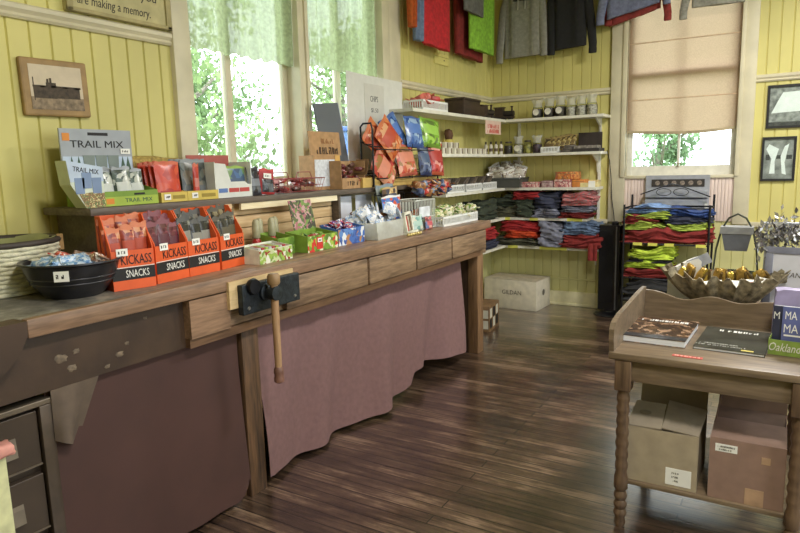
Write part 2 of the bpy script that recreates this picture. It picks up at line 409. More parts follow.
# white shed and its lean-to beyond the left window
sh = thing('shed', 'pale shed with grey roof seen outside the left window', 'shed', (-6.6, 2.3, -.6), R_(20))
bx('walls', mat('shed_white', (225, 226, 224), .7), sh, -1.3, 1.3, -1.1, 1.1, 0, 1.75)
MB().prism([(-1.5, 1.75), (0, 2.35), (1.5, 1.75), (1.5, 1.68), (-1.5, 1.68)], 'y', -1.25, 1.25).build('roof', mat('shed_roof', (150, 148, 146), .7), sh)
bx('door', mat('shed_door', (178, 186, 190), .6), sh, .2, 1.0, -1.12, -1.09, 0, 1.5)
bn = thing('tool_shed', 'small blue tool shed standing outside behind the grey board', 'shed', (-3.4, 2.75, -.6), R_(-40))
MB().skin([[(-.5, -.4, 0), (.5, -.4, 0), (.5, .4, 0), (-.5, .4, 0)], [(-.6, -.5, 2.55), (.6, -.5, 2.55), (.6, .5, 2.55), (-.6, .5, 2.55)]]).build('walls', mat('bin_blue', (88, 120, 190), .5), bn)
bx('roof', mat('bin_blue2', (70, 98, 168), .5), bn, -.64, .64, -.54, .54, 2.55, 2.63, .02)

trim('trim_9', (.0, 1.188, -.012, 0, .255, .275), m=WAIN)
# curtains and blind
def valance(name, y0, y1, zb, label, sd):
    def fn(u, v):
        y = y0+(y1-y0)*u; z = 3.02+(zb-3.02)*v
        x = -.02+.012*math.sin(u*31+sd)+.008*math.sin(u*57+v*2+sd)
        if v > .97: z += .008*math.sin(u*PI*16)
        return (x, y, z)
    o = MB().sheet(fn, 90, 24).build(name, cloth_thin('sheer_green_lace', (172, 182, 142), .5, .05, 45, .12), None, 60)
    tag(o, label, 'curtain')
    return o
valance('lace_valance', -3.825, -3.003, 2.02, 'pale green lace valance over the left casement window', 1)
valance('lace_valance', -2.897, -2.053, 2.045, 'pale green lace valance over the right casement, above the white poster', 4)
bl = thing('roller_blind', 'beige fabric roller blind half drawn over the back window', 'blind', (1.772, .018, 0))
BLM = cloth_thin('beige_blind_fabric', (186, 160, 134), .52, 0, 120, .06)
MB().sheet(lambda u, v: (-.44+.88*u+.02*(1-v)*(u-.5), .006*math.sin(u*9+v*4)*v, 2.96+(1.655-2.96)*v-.035*math.sin(u*PI)*v*(.4+.6*u if v > .9 else .5)), 30, 30).build('fabric', BLM, bl, 60)
for z in (1.93, 2.42): MB().box((0, -.004, z), (.872, .004, .008)).build('seam', mat('blind_seam', (206, 176, 144), .8), bl)
MB().sheet(lambda u, v: (-.44+.88*u, -.004-.002+.006*math.sin(u*9+4), 1.655-.035*math.sin(u*PI)*(.4+.6*u)+.012-.024*v), 30, 1, .004).build('hem_bar', mat('blind_hem', (176, 160, 128), .7), bl)
MB().tube([(-.44, .02, 2.975), (.44, .02, 2.975)], .022, 12).build('roller', WHITE, bl, 40)

# wall pictures, outlet
sg = thing('wall_sign', 'khaki wooden sign with dark script lettering on the left wall', 'sign', (.012, -4.2, 2.07), PI/2)
bx('board', mat('sign_khaki', (188, 178, 130), .6, var=.08), sg, -.262, .262, -.012, .012, 0, .42, .006)
fr = MB()
for q in ((-.262, .262, 0, .018), (-.262, .262, .39, .42)): fr.b2(q[0], q[1], -.022, -.01, q[2], q[3], .004)
for q in ((-.262, -.234), (.234, .262)): fr.b2(q[0], q[1], -.022, -.01, 0, .42, .004)
fr.build('frame', mat('sign_frame', (170, 158, 112), .6, var=.1), sg, 40)
INK = mat('sign_ink', (58, 54, 46), .7)
lettering('are making a memory.', sg, (-.03, -.0125, .05), .36, .05, INK, shear=.15)
lettering('in you', sg, (.12, -.0125, .122), .14, .05, INK, shear=.15)
pc = thing('framed_photo', 'tan framed sepia photograph of a railway carriage on the left wall', 'picture', (.012, -4.535, 1.638), PI/2)
pc.rotation_euler = (0, R_(-1.0), PI/2)
bx('frame', mat('tan_frame', (158, 128, 84), .6, var=.12), pc, -.14, .14, -.012, .012, 0, .225, .008)
bx('print', mat('sepia_sky', (205, 190, 165), .6, var=.06), pc, -.11, .11, -.0135, -.011, .026, .2)
SEP = mat('sepia_dark', (74, 62, 50), .7, var=.3, scale=60); SEP2 = mat('sepia_ground', (140, 122, 100), .7, var=.3, scale=50)
bx('ground_print', SEP2, pc, -.11, .11, -.0145, -.013, .026, .075)
mb = MB()
for q in ((-.095, -.045, .07, .118), (-.045, -.005, .07, .132), (-.005, .095, .072, .118), (-.03, -.022, .13, .15), (-.042, -.034, .13, .146), (-.098, -.095, .06, .15), (-.1, .1, .112, .12)): mb.b2(q[0], q[1], -.0155, -.013, q[2], q[3])
mb.build('carriage_print', SEP, pc)
ob = thing('outlet_box', 'yellow painted wall plate under the hanging red shirt', 'outlet', (.0, -1.08, 2.25), PI/2)
bx('plate', mat('plate_yellow', (222, 212, 130), .5, var=.03), ob, -.13, .13, -.014, 0, 0, .09, .004)
bx('slot', SEP, ob, .03, .045, -.016, -.013, .035, .045); bx('seam', mat('plate_seam', (170, 158, 80), .6), ob, -.13, .13, -.0155, -.0135, .062, .066)
def bframe(name, x0, x1, z0, z1, label, kind):
    t = thing(name, label, 'picture', ((x0+x1)/2, 0, z0)); w = (x1-x0)/2; h = z1-z0; f = .018
    mb = MB(); mb.b2(-w, w, -.022, 0, 0, f); mb.b2(-w, w, -.022, 0, h-f, h); mb.b2(-w, -w+f, -.022, 0, f, h-f); mb.b2(w-f, w, -.022, 0, f, h-f); mb.build('frame', BLACK, t)
    bx('print', mat('grey_photo_'+kind, (176, 176, 172), .4, c2=(96, 98, 96), scale=14 if kind == 'b' else 30), t, -w+f, w-f, -.008, -.004, f, h-f)
    P = mat('photo_white', (236, 238, 236), .5, var=.05); D = mat('photo_dark', (70, 70, 68), .5, var=.3, scale=40)
    if kind == 'a':
        MB().prism([(-.17*w/.2, .12*h/.34), (-.12*w/.2, .24*h/.34), (-.1*w/.2, .28*h/.34), (.12*w/.2, .29*h/.34), (.06*w/.2, .13*h/.34)], 'y', -.0092, -.0075).build('locomotive_print', P, t)
        MB().b2(.03, w-f, -.0088, -.0075, .05, .2).build('shadow_print', D, t)
        MB().b2(-w+f, w-f, -.009, -.0075, f, .05).build('track_print', D, t)
    else:
        MB().prism([(-.06, .06), (-.02, .06), (-.025, .16), (.0, .26), (-.07, .3), (-.09, .26), (-.05, .18)], 'y', -.0092, -.0075).build('steam_print', P, t)
        MB().prism([(.03, .06), (.06, .05), (.045, .15), (.07, .3), (.04, .28), (.015, .2)], 'y', -.0092, -.0075).build('steam_print', P, t)
        mb = MB()
        for q in ((-.09, -.06, .17, .215), (-.03, .03, .18, .21), (.055, .095, .175, .21)): mb.b2(q[0], q[1], -.009, -.0075, q[2], q[3])
        mb.build('engine_print', D, t)
    bx('pane', PANE, t, -w+f, w-f, -.0125, -.011, f, h-f)
bframe('framed_photo', 2.43, 2.86, 1.628, 1.97, 'upper black framed grey photograph on the back wall', 'a')
bframe('framed_photo', 2.412, 2.655, 1.203, 1.56, 'lower smaller black framed photograph of steam on the back wall', 'b')

# ------------------------------------------------------------------ daylight, added fill lamps, camera
w = bpy.data.worlds.new('sky'); S.world = w; w.use_nodes = True
bg = w.node_tree.nodes['Background']; bg.inputs[0].default_value = (.88, .95, 1, 1); bg.inputs[1].default_value = WORLD
def portal(loc, rot, sx, sy):
    l = bpy.data.lights.new('window_daylight', 'AREA'); l.shape = 'RECTANGLE'; l.size = sx; l.size_y = sy; l.cycles.is_portal = True
    o = bpy.data.objects.new('window_daylight', l); COL.objects.link(o); o.location = loc; o.rotation_euler = rot
portal((-.16, -2.94, 2.25), (0, -PI/2, 0), 1.6, 1.78); portal((1.775, .16, 2.1), (-PI/2, 0, 0), .9, 1.75)
portal((4.96, -4.85, 1.98), (0, PI/2, 0), 2.05, 1.5); portal((4.96, -2.35, 1.98), (0, PI/2, 0), 2.05, 1.5)
for k, (x, y) in enumerate(((2.9, -1.9), (2.9, -5.2))):  # two ceiling lamps added out of view as fill for the interior
    t = thing('added_fill_lamp', ('unseen fill lamp added on the ceiling nearer the back wall', 'unseen fill lamp added on the ceiling nearer the viewer')[k], 'lamp', (x, y, H))
    MB().lathe([(.06, -.02), (.06, 0)], 16).build('canopy', DKMET, t, 40); MB().tube([(0, 0, -.02), (0, 0, -.25)], .012).build('stem', DKMET, t, 40)
    MB().lathe([(.05, -.25), (.14, -.32), (.15, -.38), (.08, -.45), (0, -.46)], 20, caps=(True, False)).build('shade', lamp_mat('fill_lamp_glass%d' % k, (255, 244, 220), 3), t, 40)
    l = bpy.data.lights.new('added_fill_light', 'AREA'); l.shape = 'DISK'; l.size = .5; l.energy = FILL_LAMP[k]; l.color = (1, .96, .9)
    o = bpy.data.objects.new('added_fill_light', l); COL.objects.link(o); o.location = (x, y, H-.5)
cam = bpy.data.cameras.new('camera'); co = bpy.data.objects.new('camera', cam); COL.objects.link(co); S.camera = co
cam.lens = 36*632.4/800; cam.sensor_width = 36; cam.clip_start = .05
yaw, pit, rol = .545454, .156817, -.025992
fw = Vector((-math.sin(yaw)*math.cos(pit), math.cos(yaw)*math.cos(pit), -math.sin(pit))); r0 = Vector((math.cos(yaw), math.sin(yaw), 0)); u0 = r0.cross(fw)
rv = math.cos(rol)*r0+math.sin(rol)*u0; uv = -math.sin(rol)*r0+math.cos(rol)*u0
co.matrix_world = Matrix(((rv.x, uv.x, -fw.x, 2.585), (rv.y, uv.y, -fw.y, -6.1), (rv.z, uv.z, -fw.z, 1.4), (0, 0, 0, 1)))
S.view_settings.view_transform = 'Standard'; S.view_settings.look = 'None'; S.view_settings.gamma = 1; S.view_settings.use_curve_mapping = False
S.view_settings.exposure = EXPO
# ------------------------------------------------------------------ the workbench
OAK = wood('oak_drawer', (82, 62, 46), (158, 130, 102), 1, 5, .5)
TOPW = wood('worn_top_wood', (96, 74, 58), (158, 128, 102), 1, 6, .42)
LIP = wood('lip_wood', (102, 78, 60), (156, 124, 98), 1, 6, .45)
OLDW = wood('old_post_wood', (46, 34, 26), (112, 82, 56), 2, 5, .6, .4)
APR = mat('apron_paint', (74, 55, 40), .5, scale=7, c2=(54, 39, 29), bump=.1)
DKB = mat('dark_brown_paint', (68, 49, 35), .5, var=.15, scale=4)
wb = thing('workbench', 'long old wooden workbench with oak drawer fronts used as shop counter', 'workbench')
def top_mat():
    m, nt, b = base('stained_grey_top')
    mp = coord(nt); n = nd(nt, 'ShaderNodeTexNoise', Scale=9.0, Detail=8.0, Roughness=.7); nt.links.new(mp.outputs[0], n.inputs['Vector'])
    r = ramp(nt, [(.3, (64, 62, 58)), (.5, (112, 108, 100)), (.7, (164, 158, 146))]); nt.links.new(n.outputs['Fac'], r.inputs[0])
    mb_ = coord(nt, (9, .9, 9)); n2 = nd(nt, 'ShaderNodeTexNoise', Scale=3.0, Detail=8.0, Distortion=.6); nt.links.new(mb_.outputs[0], n2.inputs['Vector'])
    r2 = ramp(nt, [(.35, (92, 68, 52)), (.65, (164, 130, 102))]); nt.links.new(n2.outputs['Fac'], r2.inputs[0])
    sp = nd(nt, 'ShaderNodeSeparateXYZ'); nt.links.new(mp.outputs[0], sp.inputs[0])
    mr = nd(nt, 'ShaderNodeMapRange'); mr.inputs['From Min'].default_value = -4.85; mr.inputs['From Max'].default_value = -4.4
    ad = nd(nt, 'ShaderNodeMath', operation='MULTIPLY_ADD'); ad.inputs[1].default_value = .8; nt.links.new(n.outputs['Fac'], ad.inputs[0]); nt.links.new(sp.outputs[1], ad.inputs[2])
    sb = nd(nt, 'ShaderNodeMath', operation='SUBTRACT'); sb.inputs[1].default_value = .4; nt.links.new(ad.outputs[0], sb.inputs[0]); nt.links.new(sb.outputs[0], mr.inputs['Value'])
    mx = nd(nt, 'ShaderNodeMixRGB'); nt.links.new(mr.outputs[0], mx.inputs[0]); nt.links.new(r.outputs[0], mx.inputs[1]); nt.links.new(r2.outputs[0], mx.inputs[2])
    nt.links.new(mx.outputs[0], b.inputs['Base Color']); b.inputs['Roughness'].default_value = .38
    return m
MB().b2(.03, .71, -5.75, -1.76, .94, .99, .003).build('worktop', top_mat(), wb, 40)
MB().b2(.71, .742, -5.14, -1.75, .935, .991, .004).build('front_lip', LIP, wb, 40)
MB().prism([(-5.24, .992), (-5.15, .992), (-5.15, .95), (-5.18, .9), (-5.22, .86), (-5.24, .86)], 'x', .69, .76).build('end_bracket', DKB, wb)
bx('apron', APR, wb, .66, .70, -5.75, -4.36, .75, .94)
bx('apron_rail', OAK, wb, .66, .704, -4.36, -1.76, .75, .94)
bx('lower_rail', wood('rail_brown', (84, 60, 42), (124, 92, 66), 1, 5, .5), wb, .70, .725, -4.555, -1.9, .748, .783)
bx('cheek_block', LIP, wb, .70, .738, -4.556, -4.36, .785, .93)
for a, b in ((-4.02, -3.378), (-3.358, -2.862), (-2.846, -2.387), (-2.372, -1.822)):
    MB().b2(.70, .735, a, b, .786, .928, .005).build('drawer_front', OAK, wb, 40)
# legs
mb = MB(); mb.b2(.58, .66, -4.30, -4.17, 0, .75, .004); mb.b2(.66, .69, -4.262, -4.165, 0, .745, .004); mb.build('leg', OLDW, wb, 40)
bx('leg', DKB, wb, .50, .665, -4.345, -4.302, 0, .75)
mb = MB(); mb.b2(.62, .70, -1.90, -1.80, 0, .935, .004); mb.build('leg', wood('leg_tan', (100, 74, 52), (150, 116, 84), 2, 5, .5), wb, 40)
bx('end_panel', wood('panel_dark', (58, 42, 32), (92, 68, 50), 2, 5, .6), wb, .05, .62, -1.89, -1.83, .0, .935)
bx('leg', DKB, wb, .05, .13, -4.3, -4.17, 0, .94); bx('leg', DKB, wb, .05, .13, -5.7, -5.6, 0, .94); bx('leg', DKB, wb, .58, .66, -5.72, -5.62, 0, .94)
# vise: iron jaw with wooden liner, screw boss, hanging bar
IRON = mat('vise_iron', (58, 64, 70), .45, .7, var=.3, scale=30, bump=.2)
vs = bx('vise', IRON, wb, .752, .782, -4.33, -3.985, .83, .952, .004)
bx('wooden_jaw', wood('jaw_pine', (186, 156, 108), (222, 196, 150), 1, 5), vs, .735, .753, -4.372, -3.992, .86, .97)
MB().lathe([(.035, 0), (.035, .015), (.022, .02), (.022, .03), (.03, .034), (.03, .07), (0, .072)], 16, caps=(True, False)).build('screw_boss', IRON, vs, 40, (.782, -4.207, .905), rot=(0, PI/2, 0))
MB().lathe([(.03, -.012), (.034, 0), (.03, .012)], 16).build('eyelet', DKMET, vs, 40, (.788, -4.275, .94), rot=(0, PI/2, 0))
MB().tube([(0, 0, .05), (0, 0, -.36)], [.0165, .0145], 10).build('handle', wood('handle_wood', (140, 104, 72), (184, 148, 112), 2, 6), vs, 40, (.835, -4.207, .92))
MB().lathe([(.014, -.395), (.021, -.39), (.022, -.375), (.018, -.365), (.022, -.35), (.02, -.335), (.014, -.325)], 12).build('handle_cap', mat('handle_cap', (120, 84, 70), .5), vs, 40, (.835, -4.207, .92))
MB().lathe([(.022, .02), (.027, .03), (.027, .055), (.02, .065)], 12).build('handle_knob', mat('handle_knob', (150, 120, 84), .5), vs, 40, (.835, -4.207, .92))
for y in (-4.3, -4.02): MB().lathe([(.008, 0), (.006, .004)], 10).build('bolt', mat('bolt', (150, 150, 150), .4, .8), vs, 40, (.782, y, .855), rot=(0, PI/2, 0))

# fabric skirts
MAUVE = mat('mauve_cloth', (126, 95, 95), .85, var=.06, scale=40, bump=.1, bscale=300); 
BROWNC = mat('brown_cloth', (72, 46, 41), .75, var=.08, scale=5)
def hem(y):
    P = [(-4.16, .05), (-4.1, .03), (-3.7, .018), (-3.3, .025), (-3.0, .042), (-2.86, .06), (-2.78, .12), (-2.6, .12), (-2.4, .1), (-2.07, .075)]
    for (a, h), (b, k) in zip(P, P[1:]):
        if y <= b: 
            t = (y-a)/(b-a); t = t*t*(3-2*t); return h+(k-h)*t
    return P[-1][1]
def fold(u, v):
    return (.036*math.sin(u*12+1.6*v+.5)+.03*math.sin(u*27+2.4*v)+.014*math.sin(u*49+1+v*3))*(.15+.85*v)
o = MB().sheet(lambda u, v: (.635+fold(u, v)+.03*v*v, -4.16+(2.09)*u, .748+(hem(-4.16+2.09*u)-.748)*v), 160, 34, .003).build('fabric_skirt', MAUVE, None, 60)
tag(o, 'mauve cloth skirt hanging in folds below the four oak drawer fronts', 'cloth')
def bsk(u, v):
    y = -5.08+.80*u; z = .748+(.022-.748)*v
    if u > .9 and v > .9: z += .09*((u-.9)/.1)**2*((v-.9)/.1)
    return (.672+.012*math.sin(u*7+v)*v+.02*v+.008*math.sin(u*17+3*v)*v, y, z)
o = MB().sheet(bsk, 60, 30, .003).build('fabric_skirt', BROWNC, None, 60)
tag(o, 'smooth dark brown cloth skirt hanging left of the wooden post', 'cloth')
o = MB().sheet(lambda u, v: (.70+.03*math.sin(u*5)*v, -5.075+.16*u*(1-.5*v), .75-.16*v-.05*u*v), 8, 8, .003).build('hanging_cloth', mat('taupe_cloth', (94, 80, 68), .8), None, 60)
tag(o, 'loose flap of taupe cloth above the corner of the brown drawer cabinet', 'cloth')
# brown metal drawer cabinet
for y, z, r in ((-5.03, .84, .016), (-5.0, .80, .012), (-4.98, .85, .009), (-4.83, .80, .011), (-4.80, .83, .007), (-4.72, .90, .006), (-4.88, .77, .008)): MB().puff((.7, y, z), (.003, r*2.2, r*1.5), y*9, .5, 4, .6).build('paint_spot', mat('paint_spot', (112, 97, 80), .6, var=.3, scale=60), wb, 60)
cb = thing('drawer_cabinet', 'brown steel drawer cabinet under the left end of the workbench', 'cabinet', (.0, 0, 0))
STEEL = mat('brown_steel', (72, 60, 50), .4, .3, var=.1, scale=6)
mb = MB(); mb.b2(.16, .665, -5.59, -5.075, .0, .72); mb.build('body', STEEL, cb)
EDG = mat('steel_edge', (120, 108, 94), .35, .6)
bx('top_edge', EDG, cb, .655, .70, -5.595, -5.07, .712, .73, .003); MB().b2(.665, .70, -5.112, -5.072, .0, .712, .004).build('side_rail', mat('steel_rail', (86, 74, 64), .35, .5), cb, 40)
for z0, z1 in ((.528, .70), (.32, .5), (.1, .295)):
    d = bx('drawer', STEEL, cb, .665, .688, -5.585, -5.116, z0, z1, .003)
    bx('lower_edge', EDG, d, .688, .691, -5.585, -5.116, z0, z0+.006)
    MB().skin([[(.688, -5.285, z0+.06), (.688, -5.185, z0+.06), (.688, -5.185, z0+.11), (.688, -5.285, z0+.11)], [(.705, -5.28, z0+.055), (.705, -5.19, z0+.055), (.70, -5.19, z0+.10), (.70, -5.28, z0+.10)]]).build('handle', mat('handle_nickel', (128, 118, 106), .4, .6), d)
sl = thing('upright_slat', 'cream painted slat standing at the left edge by the drawer cabinet', 'slat', (.80, -5.305, 0))
bx('board', mat('cream_slat', (206, 206, 160), .6), sl, -.012, .012, -.03, .03, 0, .655)
MB().puff((0, .015, .665), (.05, .075, .035), 3, .2, 4).build('pink_grip', mat('pink_grip', (214, 150, 138), .6), sl, 60)
# ------------------------------------------------------------------ goods on the bench; fronts face -Y locally, turned 90 degrees to face the room
Q = PI/2
def pouch_mesh(w, h, t, seed=0, crimp=.012, nu=10, nv=12, band=(.3, .6)):
    mb = MB(); rr = random.Random(seed)
    def T(u, v):
        a = max(0, 1-abs(2*u-1)**3); b = max(0, min(1, v*8, (1-v)*1.7))
        k = noise.noise(Vector((u*3+seed, v*4, seed*1.7)))
        return t/2*a*b**.6*(1+.22*k)
    def xw(u, v): return (u-.5)*w*(1-.06*math.sin(v*PI)) 
    def z_(u, v): return v*h+.004*math.sin(u*9+seed)*(v > .95)
    for sgn in (-1, 1):
        g = [[mb.bm.verts.new((xw(i/nu, j/nv), sgn*T(i/nu, j/nv)+sgn*.0006, z_(i/nu, j/nv))) for i in range(nu+1)] for j in range(nv+1)]
        for j in range(nv):
            for i in range(nu):
                mb.mi = 1 if (band[0] <= (j+.5)/nv <= band[1] and .12 < (i+.5)/nu < .88 and sgn < 0) else (2 if j in (0, nv-1) else 0)
                mb._f((g[j][i], g[j][i+1], g[j+1][i+1], g[j+1][i]))
    bmesh.ops.remove_doubles(mb.bm, verts=mb.bm.verts[:], dist=.0014)
    return mb
def pouch(name, w, h, t, mats, seed, label, cat, loc, rot, group=None, band=(.3, .6)):
    o = pouch_mesh(w, h, t, seed, band=band).build(name, mats, None, 60, loc, rot=rot)
    return tag(o, label, cat, group)
def tray(mb, w, d, hf, hb, t=.004):
    """open carton: low front, high back, sloping sides; base centre at origin"""
    mb.b2(-w/2, w/2, -d/2, d/2, 0, t); mb.b2(-w/2, w/2, -d/2, -d/2+t, t, hf); mb.b2(-w/2, w/2, d/2-t, d/2, t, hb)
    for s in (-1, 1):
        a = s*w/2; b = a-s*t
        mb.prism([(-d/2+t, t), (d/2-t, t), (d/2-t, hb), (-d/2+t, hf)], 'x', min(a, b), max(a, b))
    return mb
TAGM = mat('price_paper', (238, 238, 232), .6, var=.02)
def price(parent, x, y, z, w=.035, h=.02, body='$1.00', rot=(0, 0, 0)):
    o = MB().box((0, 0, 0), (w, .0014, h)).build('price_tag', TAGM, parent, loc=(x, y, z), rot=rot)
    marks(o, (0, -.001, 0), w*.7, h*.4, BLACK, seed=int(w*9999)+len(body))
    return o
def ink(n, c): return mat('print_'+n, c, .5, var=.05)
# display riser along the wall
RD = wood('riser_dark', (70, 60, 52), (110, 98, 86), 1, 5, .5); PINE = wood('pine_boards', (196, 160, 112), (232, 204, 158), 1, 4, .5, .1, 10); PALE = wood('pale_pine', (232, 214, 170), (250, 238, 206), 1, 4, .5, .05)
rs = thing('display_riser', 'dark wooden shelf riser standing on the workbench under the windows', 'shelf')
MB().b2(.022, .34, -4.65, -1.80, 1.243, 1.272, .003).build('shelf_board', RD, rs, 40)
bx('fascia_strip', PALE, rs, .318, .332, -3.86, -3.08, 1.212, 1.243)
mb = MB()
for k in range(4): mb.b2(.262, .277, -4.6, -3.065, .992+k*.063, .992+k*.063+.060, .003)
mb.build('back_boards', PINE, rs, 40)
for y in (-4.6, -3.06, -1.9): bx('support', RD, rs, .03, .325, y, y+.02, .99, 1.243)
for k, y in enumerate((-3.03, -2.80)):
    tag(MB().sheet(lambda u, v: (.26+.006*math.sin(u*4+k), y+.2*u, .992+.235*v), 8, 4, .001).build('paper_sheet', mat('white_sheet', (226, 230, 240), .7, var=.03), None, 60), ('white sheet of paper under the riser beside the dark support', 'white sheet of paper under the riser behind the small brown basket')[k], 'paper')
tg = bx('shelf_label', mat('tan_label', (222, 190, 150), .7), rs, .340, .342, -4.03, -3.93, 1.222, 1.245)

# trail mix carton
GRY = ink('grey', (158, 164, 172)); LIME = ink('lime', (160, 182, 68)); LIMED = ink('limedark', (118, 150, 52)); TEAL = ink('pine', (62, 92, 74)); SKY = ink('sky', (186, 202, 222))
t = thing('snack_carton', 'big grey and lime trail mix display carton on the riser', 'carton', (.2, -4.45, 1.273), Q)
mb = tray(MB(), .29, .19, .058, .1); mb.build('tray', LIMED, t)
bx('tray_print', LIME, t, -.145, .145, -.0962, -.095, .0, .036)
hd = bx('header_panel', GRY, t, -.17, .15, .06, .068, .09, .31)
bx('sky_print', SKY, hd, -.165, .145, .0585, .06, .09, .2); bx('hill_print', LIMED, hd, -.165, .145, .0578, .0585, .09, .14)
for x in (-.13, -.1, .1, .125): MB().prism([(x-.016, .13), (x+.016, .13), (x, .2)], 'y', .0568, .0578).build('tree_print', TEAL, hd)
for x in (-.055, .0, .055): MB().prism([(x-.022, .135), (x+.022, .135), (x+.026, .205), (x-.026, .205)], 'y', .056, .0578).build('bag_print', ink('bag', (120, 132, 128)), hd)
lettering('TRAIL MIX', hd, (-.01, .059, .25), .24, .028, BLACK); bx('logo_print', BLACK, hd, -.05, .04, .0585, .06, .285, .297); bx('badge_print', ink('orange', (214, 134, 44)), hd, -.16, -.13, .0585, .06, .262, .292)
price(hd, .115, .056, .222, .045, .022, '$1.50')
lettering('TRAIL MIX', t, (.05, -.0968, .02), .13, .016, TEAL); bx('badge_print', ink('orange', (214, 134, 44)), t, -.1, -.065, -.0968, -.096, .008, .03); bx('logo_print', BLACK, t, .03, .08, -.0965, -.095, .04, .048)
sb = MB().prism([(-.08, .0), (.0, .0), (.0, .155), (-.145, .18), (-.135, .09)], 'y', -.1, -.03).build('end_box', ink('palegreen', (206, 216, 198)), t, loc=(-.115, -.012, 0))
MB().prism([(-.136, .1), (.0, .1), (.0, .155), (-.145, .18)], 'y', -.1012, -.1).build('sky_print', SKY, sb)
lettering('TRAIL MIX', sb, (-.07, -.1018, .143), .105, .018, BLACK, rot=(PI/2, R_(8), 0))
for x, z in ((-.1, .085), (-.07, .105), (-.03, .085)): MB().prism([(x-.018, z-.03), (x+.018, z-.03), (x+.02, z+.03), (x-.02, z+.03)], 'y', -.1022, -.1005).build('bag_print', ink('bluebag', (120, 142, 176)), sb)
MB().prism([(-.08, .0), (.0, .0), (.0, .055), (-.05, .06), (-.105, .055)], 'y', -.1015, -.1).build('nut_print', printed('nuts', [(150, 116, 70), (96, 120, 66), (210, 196, 140), (120, 90, 50)], 90), sb)
TM = [printed('trailmix_bag', [(150, 158, 150), (96, 110, 104), (188, 192, 182), (70, 80, 74)], 22, .25), ink('bandwhite', (206, 210, 204)), GRY]
for k, (dx, dy, a) in enumerate(((-.05, -.03, 5), (.02, -.045, -3), (.09, -.03, -8), (-.02, .02, 4), (.06, .02, 10))):
    pouch('trail_mix_pouch', .085, .14+.01*(k % 2), .04, TM, k, 'clear grey pouch of trail mix standing in the grey and lime carton', 'pouch', (.2-dy, -4.45+dx, 1.279), (R_(-4), R_(a*.5), Q+R_(a)), 'trail mix pouches in the carton')
# red pouches, grey pouches in yellow trays
YTR = ink('yellowtray', (206, 182, 88))
REDP = [printed('red_pouch', [(186, 62, 44), (206, 84, 54), (170, 50, 40), (196, 70, 50)], 14, .3), ink('redband', (168, 52, 44)), ink('redtop', (196, 96, 66))]
DRKP = [printed('charcoal_pouch', [(72, 78, 76), (96, 100, 92), (54, 58, 58), (120, 112, 98)], 16, .3), ink('greyband', (96, 100, 104)), ink('greytop', (128, 134, 138))]
BURL = mat('burlap', (176, 152, 84), .9, var=.25, scale=70, bump=.3)
tag(MB().puff((0, 0, .1), (.36, .08, .2), 5, .1, 8, .3).build('burlap_bag', BURL, None, 60, (.08, -4.18, 1.272), Q), 'golden burlap bag lying behind the red and grey pouches', 'bag')
for k, (y, w, lab) in enumerate(((-4.222, .14, 'yellow tray with the red pouches beside the trail mix carton'), (-4.06, .18, 'yellow tray with charcoal pouches left of the white display box'))):
    t = thing('pouch_tray', lab, 'tray', (.215, y, 1.273), Q)
    tray(MB(), w, .17, .042, .06).build('carton', YTR, t); price(t, -w*.28, -.087, .022, .034, .024, '$4.99')
    bx('tray_print', ink('olive', (150, 130, 50)), t, -.01, w*.4, -.0862, -.085, .012, .028)
for k in range(4):
    pouch('red_pouch', .135, .17, .032, REDP, 20+k, 'red snack pouch standing upright in the first yellow tray', 'pouch', (.27-.035*k, -4.222, 1.278), (R_(-5), 0, Q), 'red pouches in the yellow tray', (.08, .25))
for k in range(3):
    pouch('charcoal_pouch', .15, .18, .032, DRKP, 30+k, 'charcoal snack pouch in the second yellow tray', 'pouch', (.245-.035*k, -4.055, 1.278), (R_(-5), 0, Q), 'charcoal pouches in the yellow tray', (.1, .3))
pouch('slim_red_stick', .035, .16, .02, [REDP[0], ink('pinkband', (196, 120, 110)), REDP[2]], 36, 'slim red pouch standing in front of the charcoal ones', 'pouch', (.283, -4.085, 1.278), (R_(-3), R_(4), Q))
# white display box with window
t = thing('display_box', 'white display box with cut-out front, blue packets and red header', 'box', (.215, -3.86, 1.273), Q)
mb = MB()
mb.b2(-.12, .12, .075, .08, 0, .17); mb.b2(-.12, .12, -.08, .08, 0, .004)
for s in (-1, 1): mb.prism([(-.08, .004), (.075, .004), (.075, .17), (-.08, .17)], 'x', s*.12-(.004 if s > 0 else 0), s*.12+(.004 if s < 0 else 0))
mb.prism([(-.116, .004), (.116, .004), (.116, .06), (.09, .062), (.075, .075), (-.02, .075), (-.05, .16), (-.116, .165)], 'y', -.08, -.076)
mb.build('carton', mat('carton_white', (214, 216, 210), .5, var=.04), t)
bx('header', ink('brickred', (168, 84, 76)), t, -.15, .118, .07, .075, .15, .206)
for x0, x1, c in ((-.1, -.045, (90, 120, 176)), (-.035, .03, (186, 70, 66)), (.035, .1, (186, 70, 66))): bx('logo_print', ink('bar%d%d' % (c[0], int(x0*1000)), c), t, x0, x1, -.0815, -.08, .025, .045)
for k in range(2):
    pouch('blue_packet', .155, .145, .03, [printed('blue_green_pack', [(70, 104, 150), (96, 130, 150), (60, 84, 116), (110, 140, 90)], 16, .3), ink('navyband', (70, 90, 120)), ink('greenhead', (140, 170, 74))], 40+k, 'blue packet with green top inside the white display box', 'packet', (.27-.05*k, -3.83, 1.278), (R_(-4), 0, Q), 'blue packets in the white display box', (.3, .55))
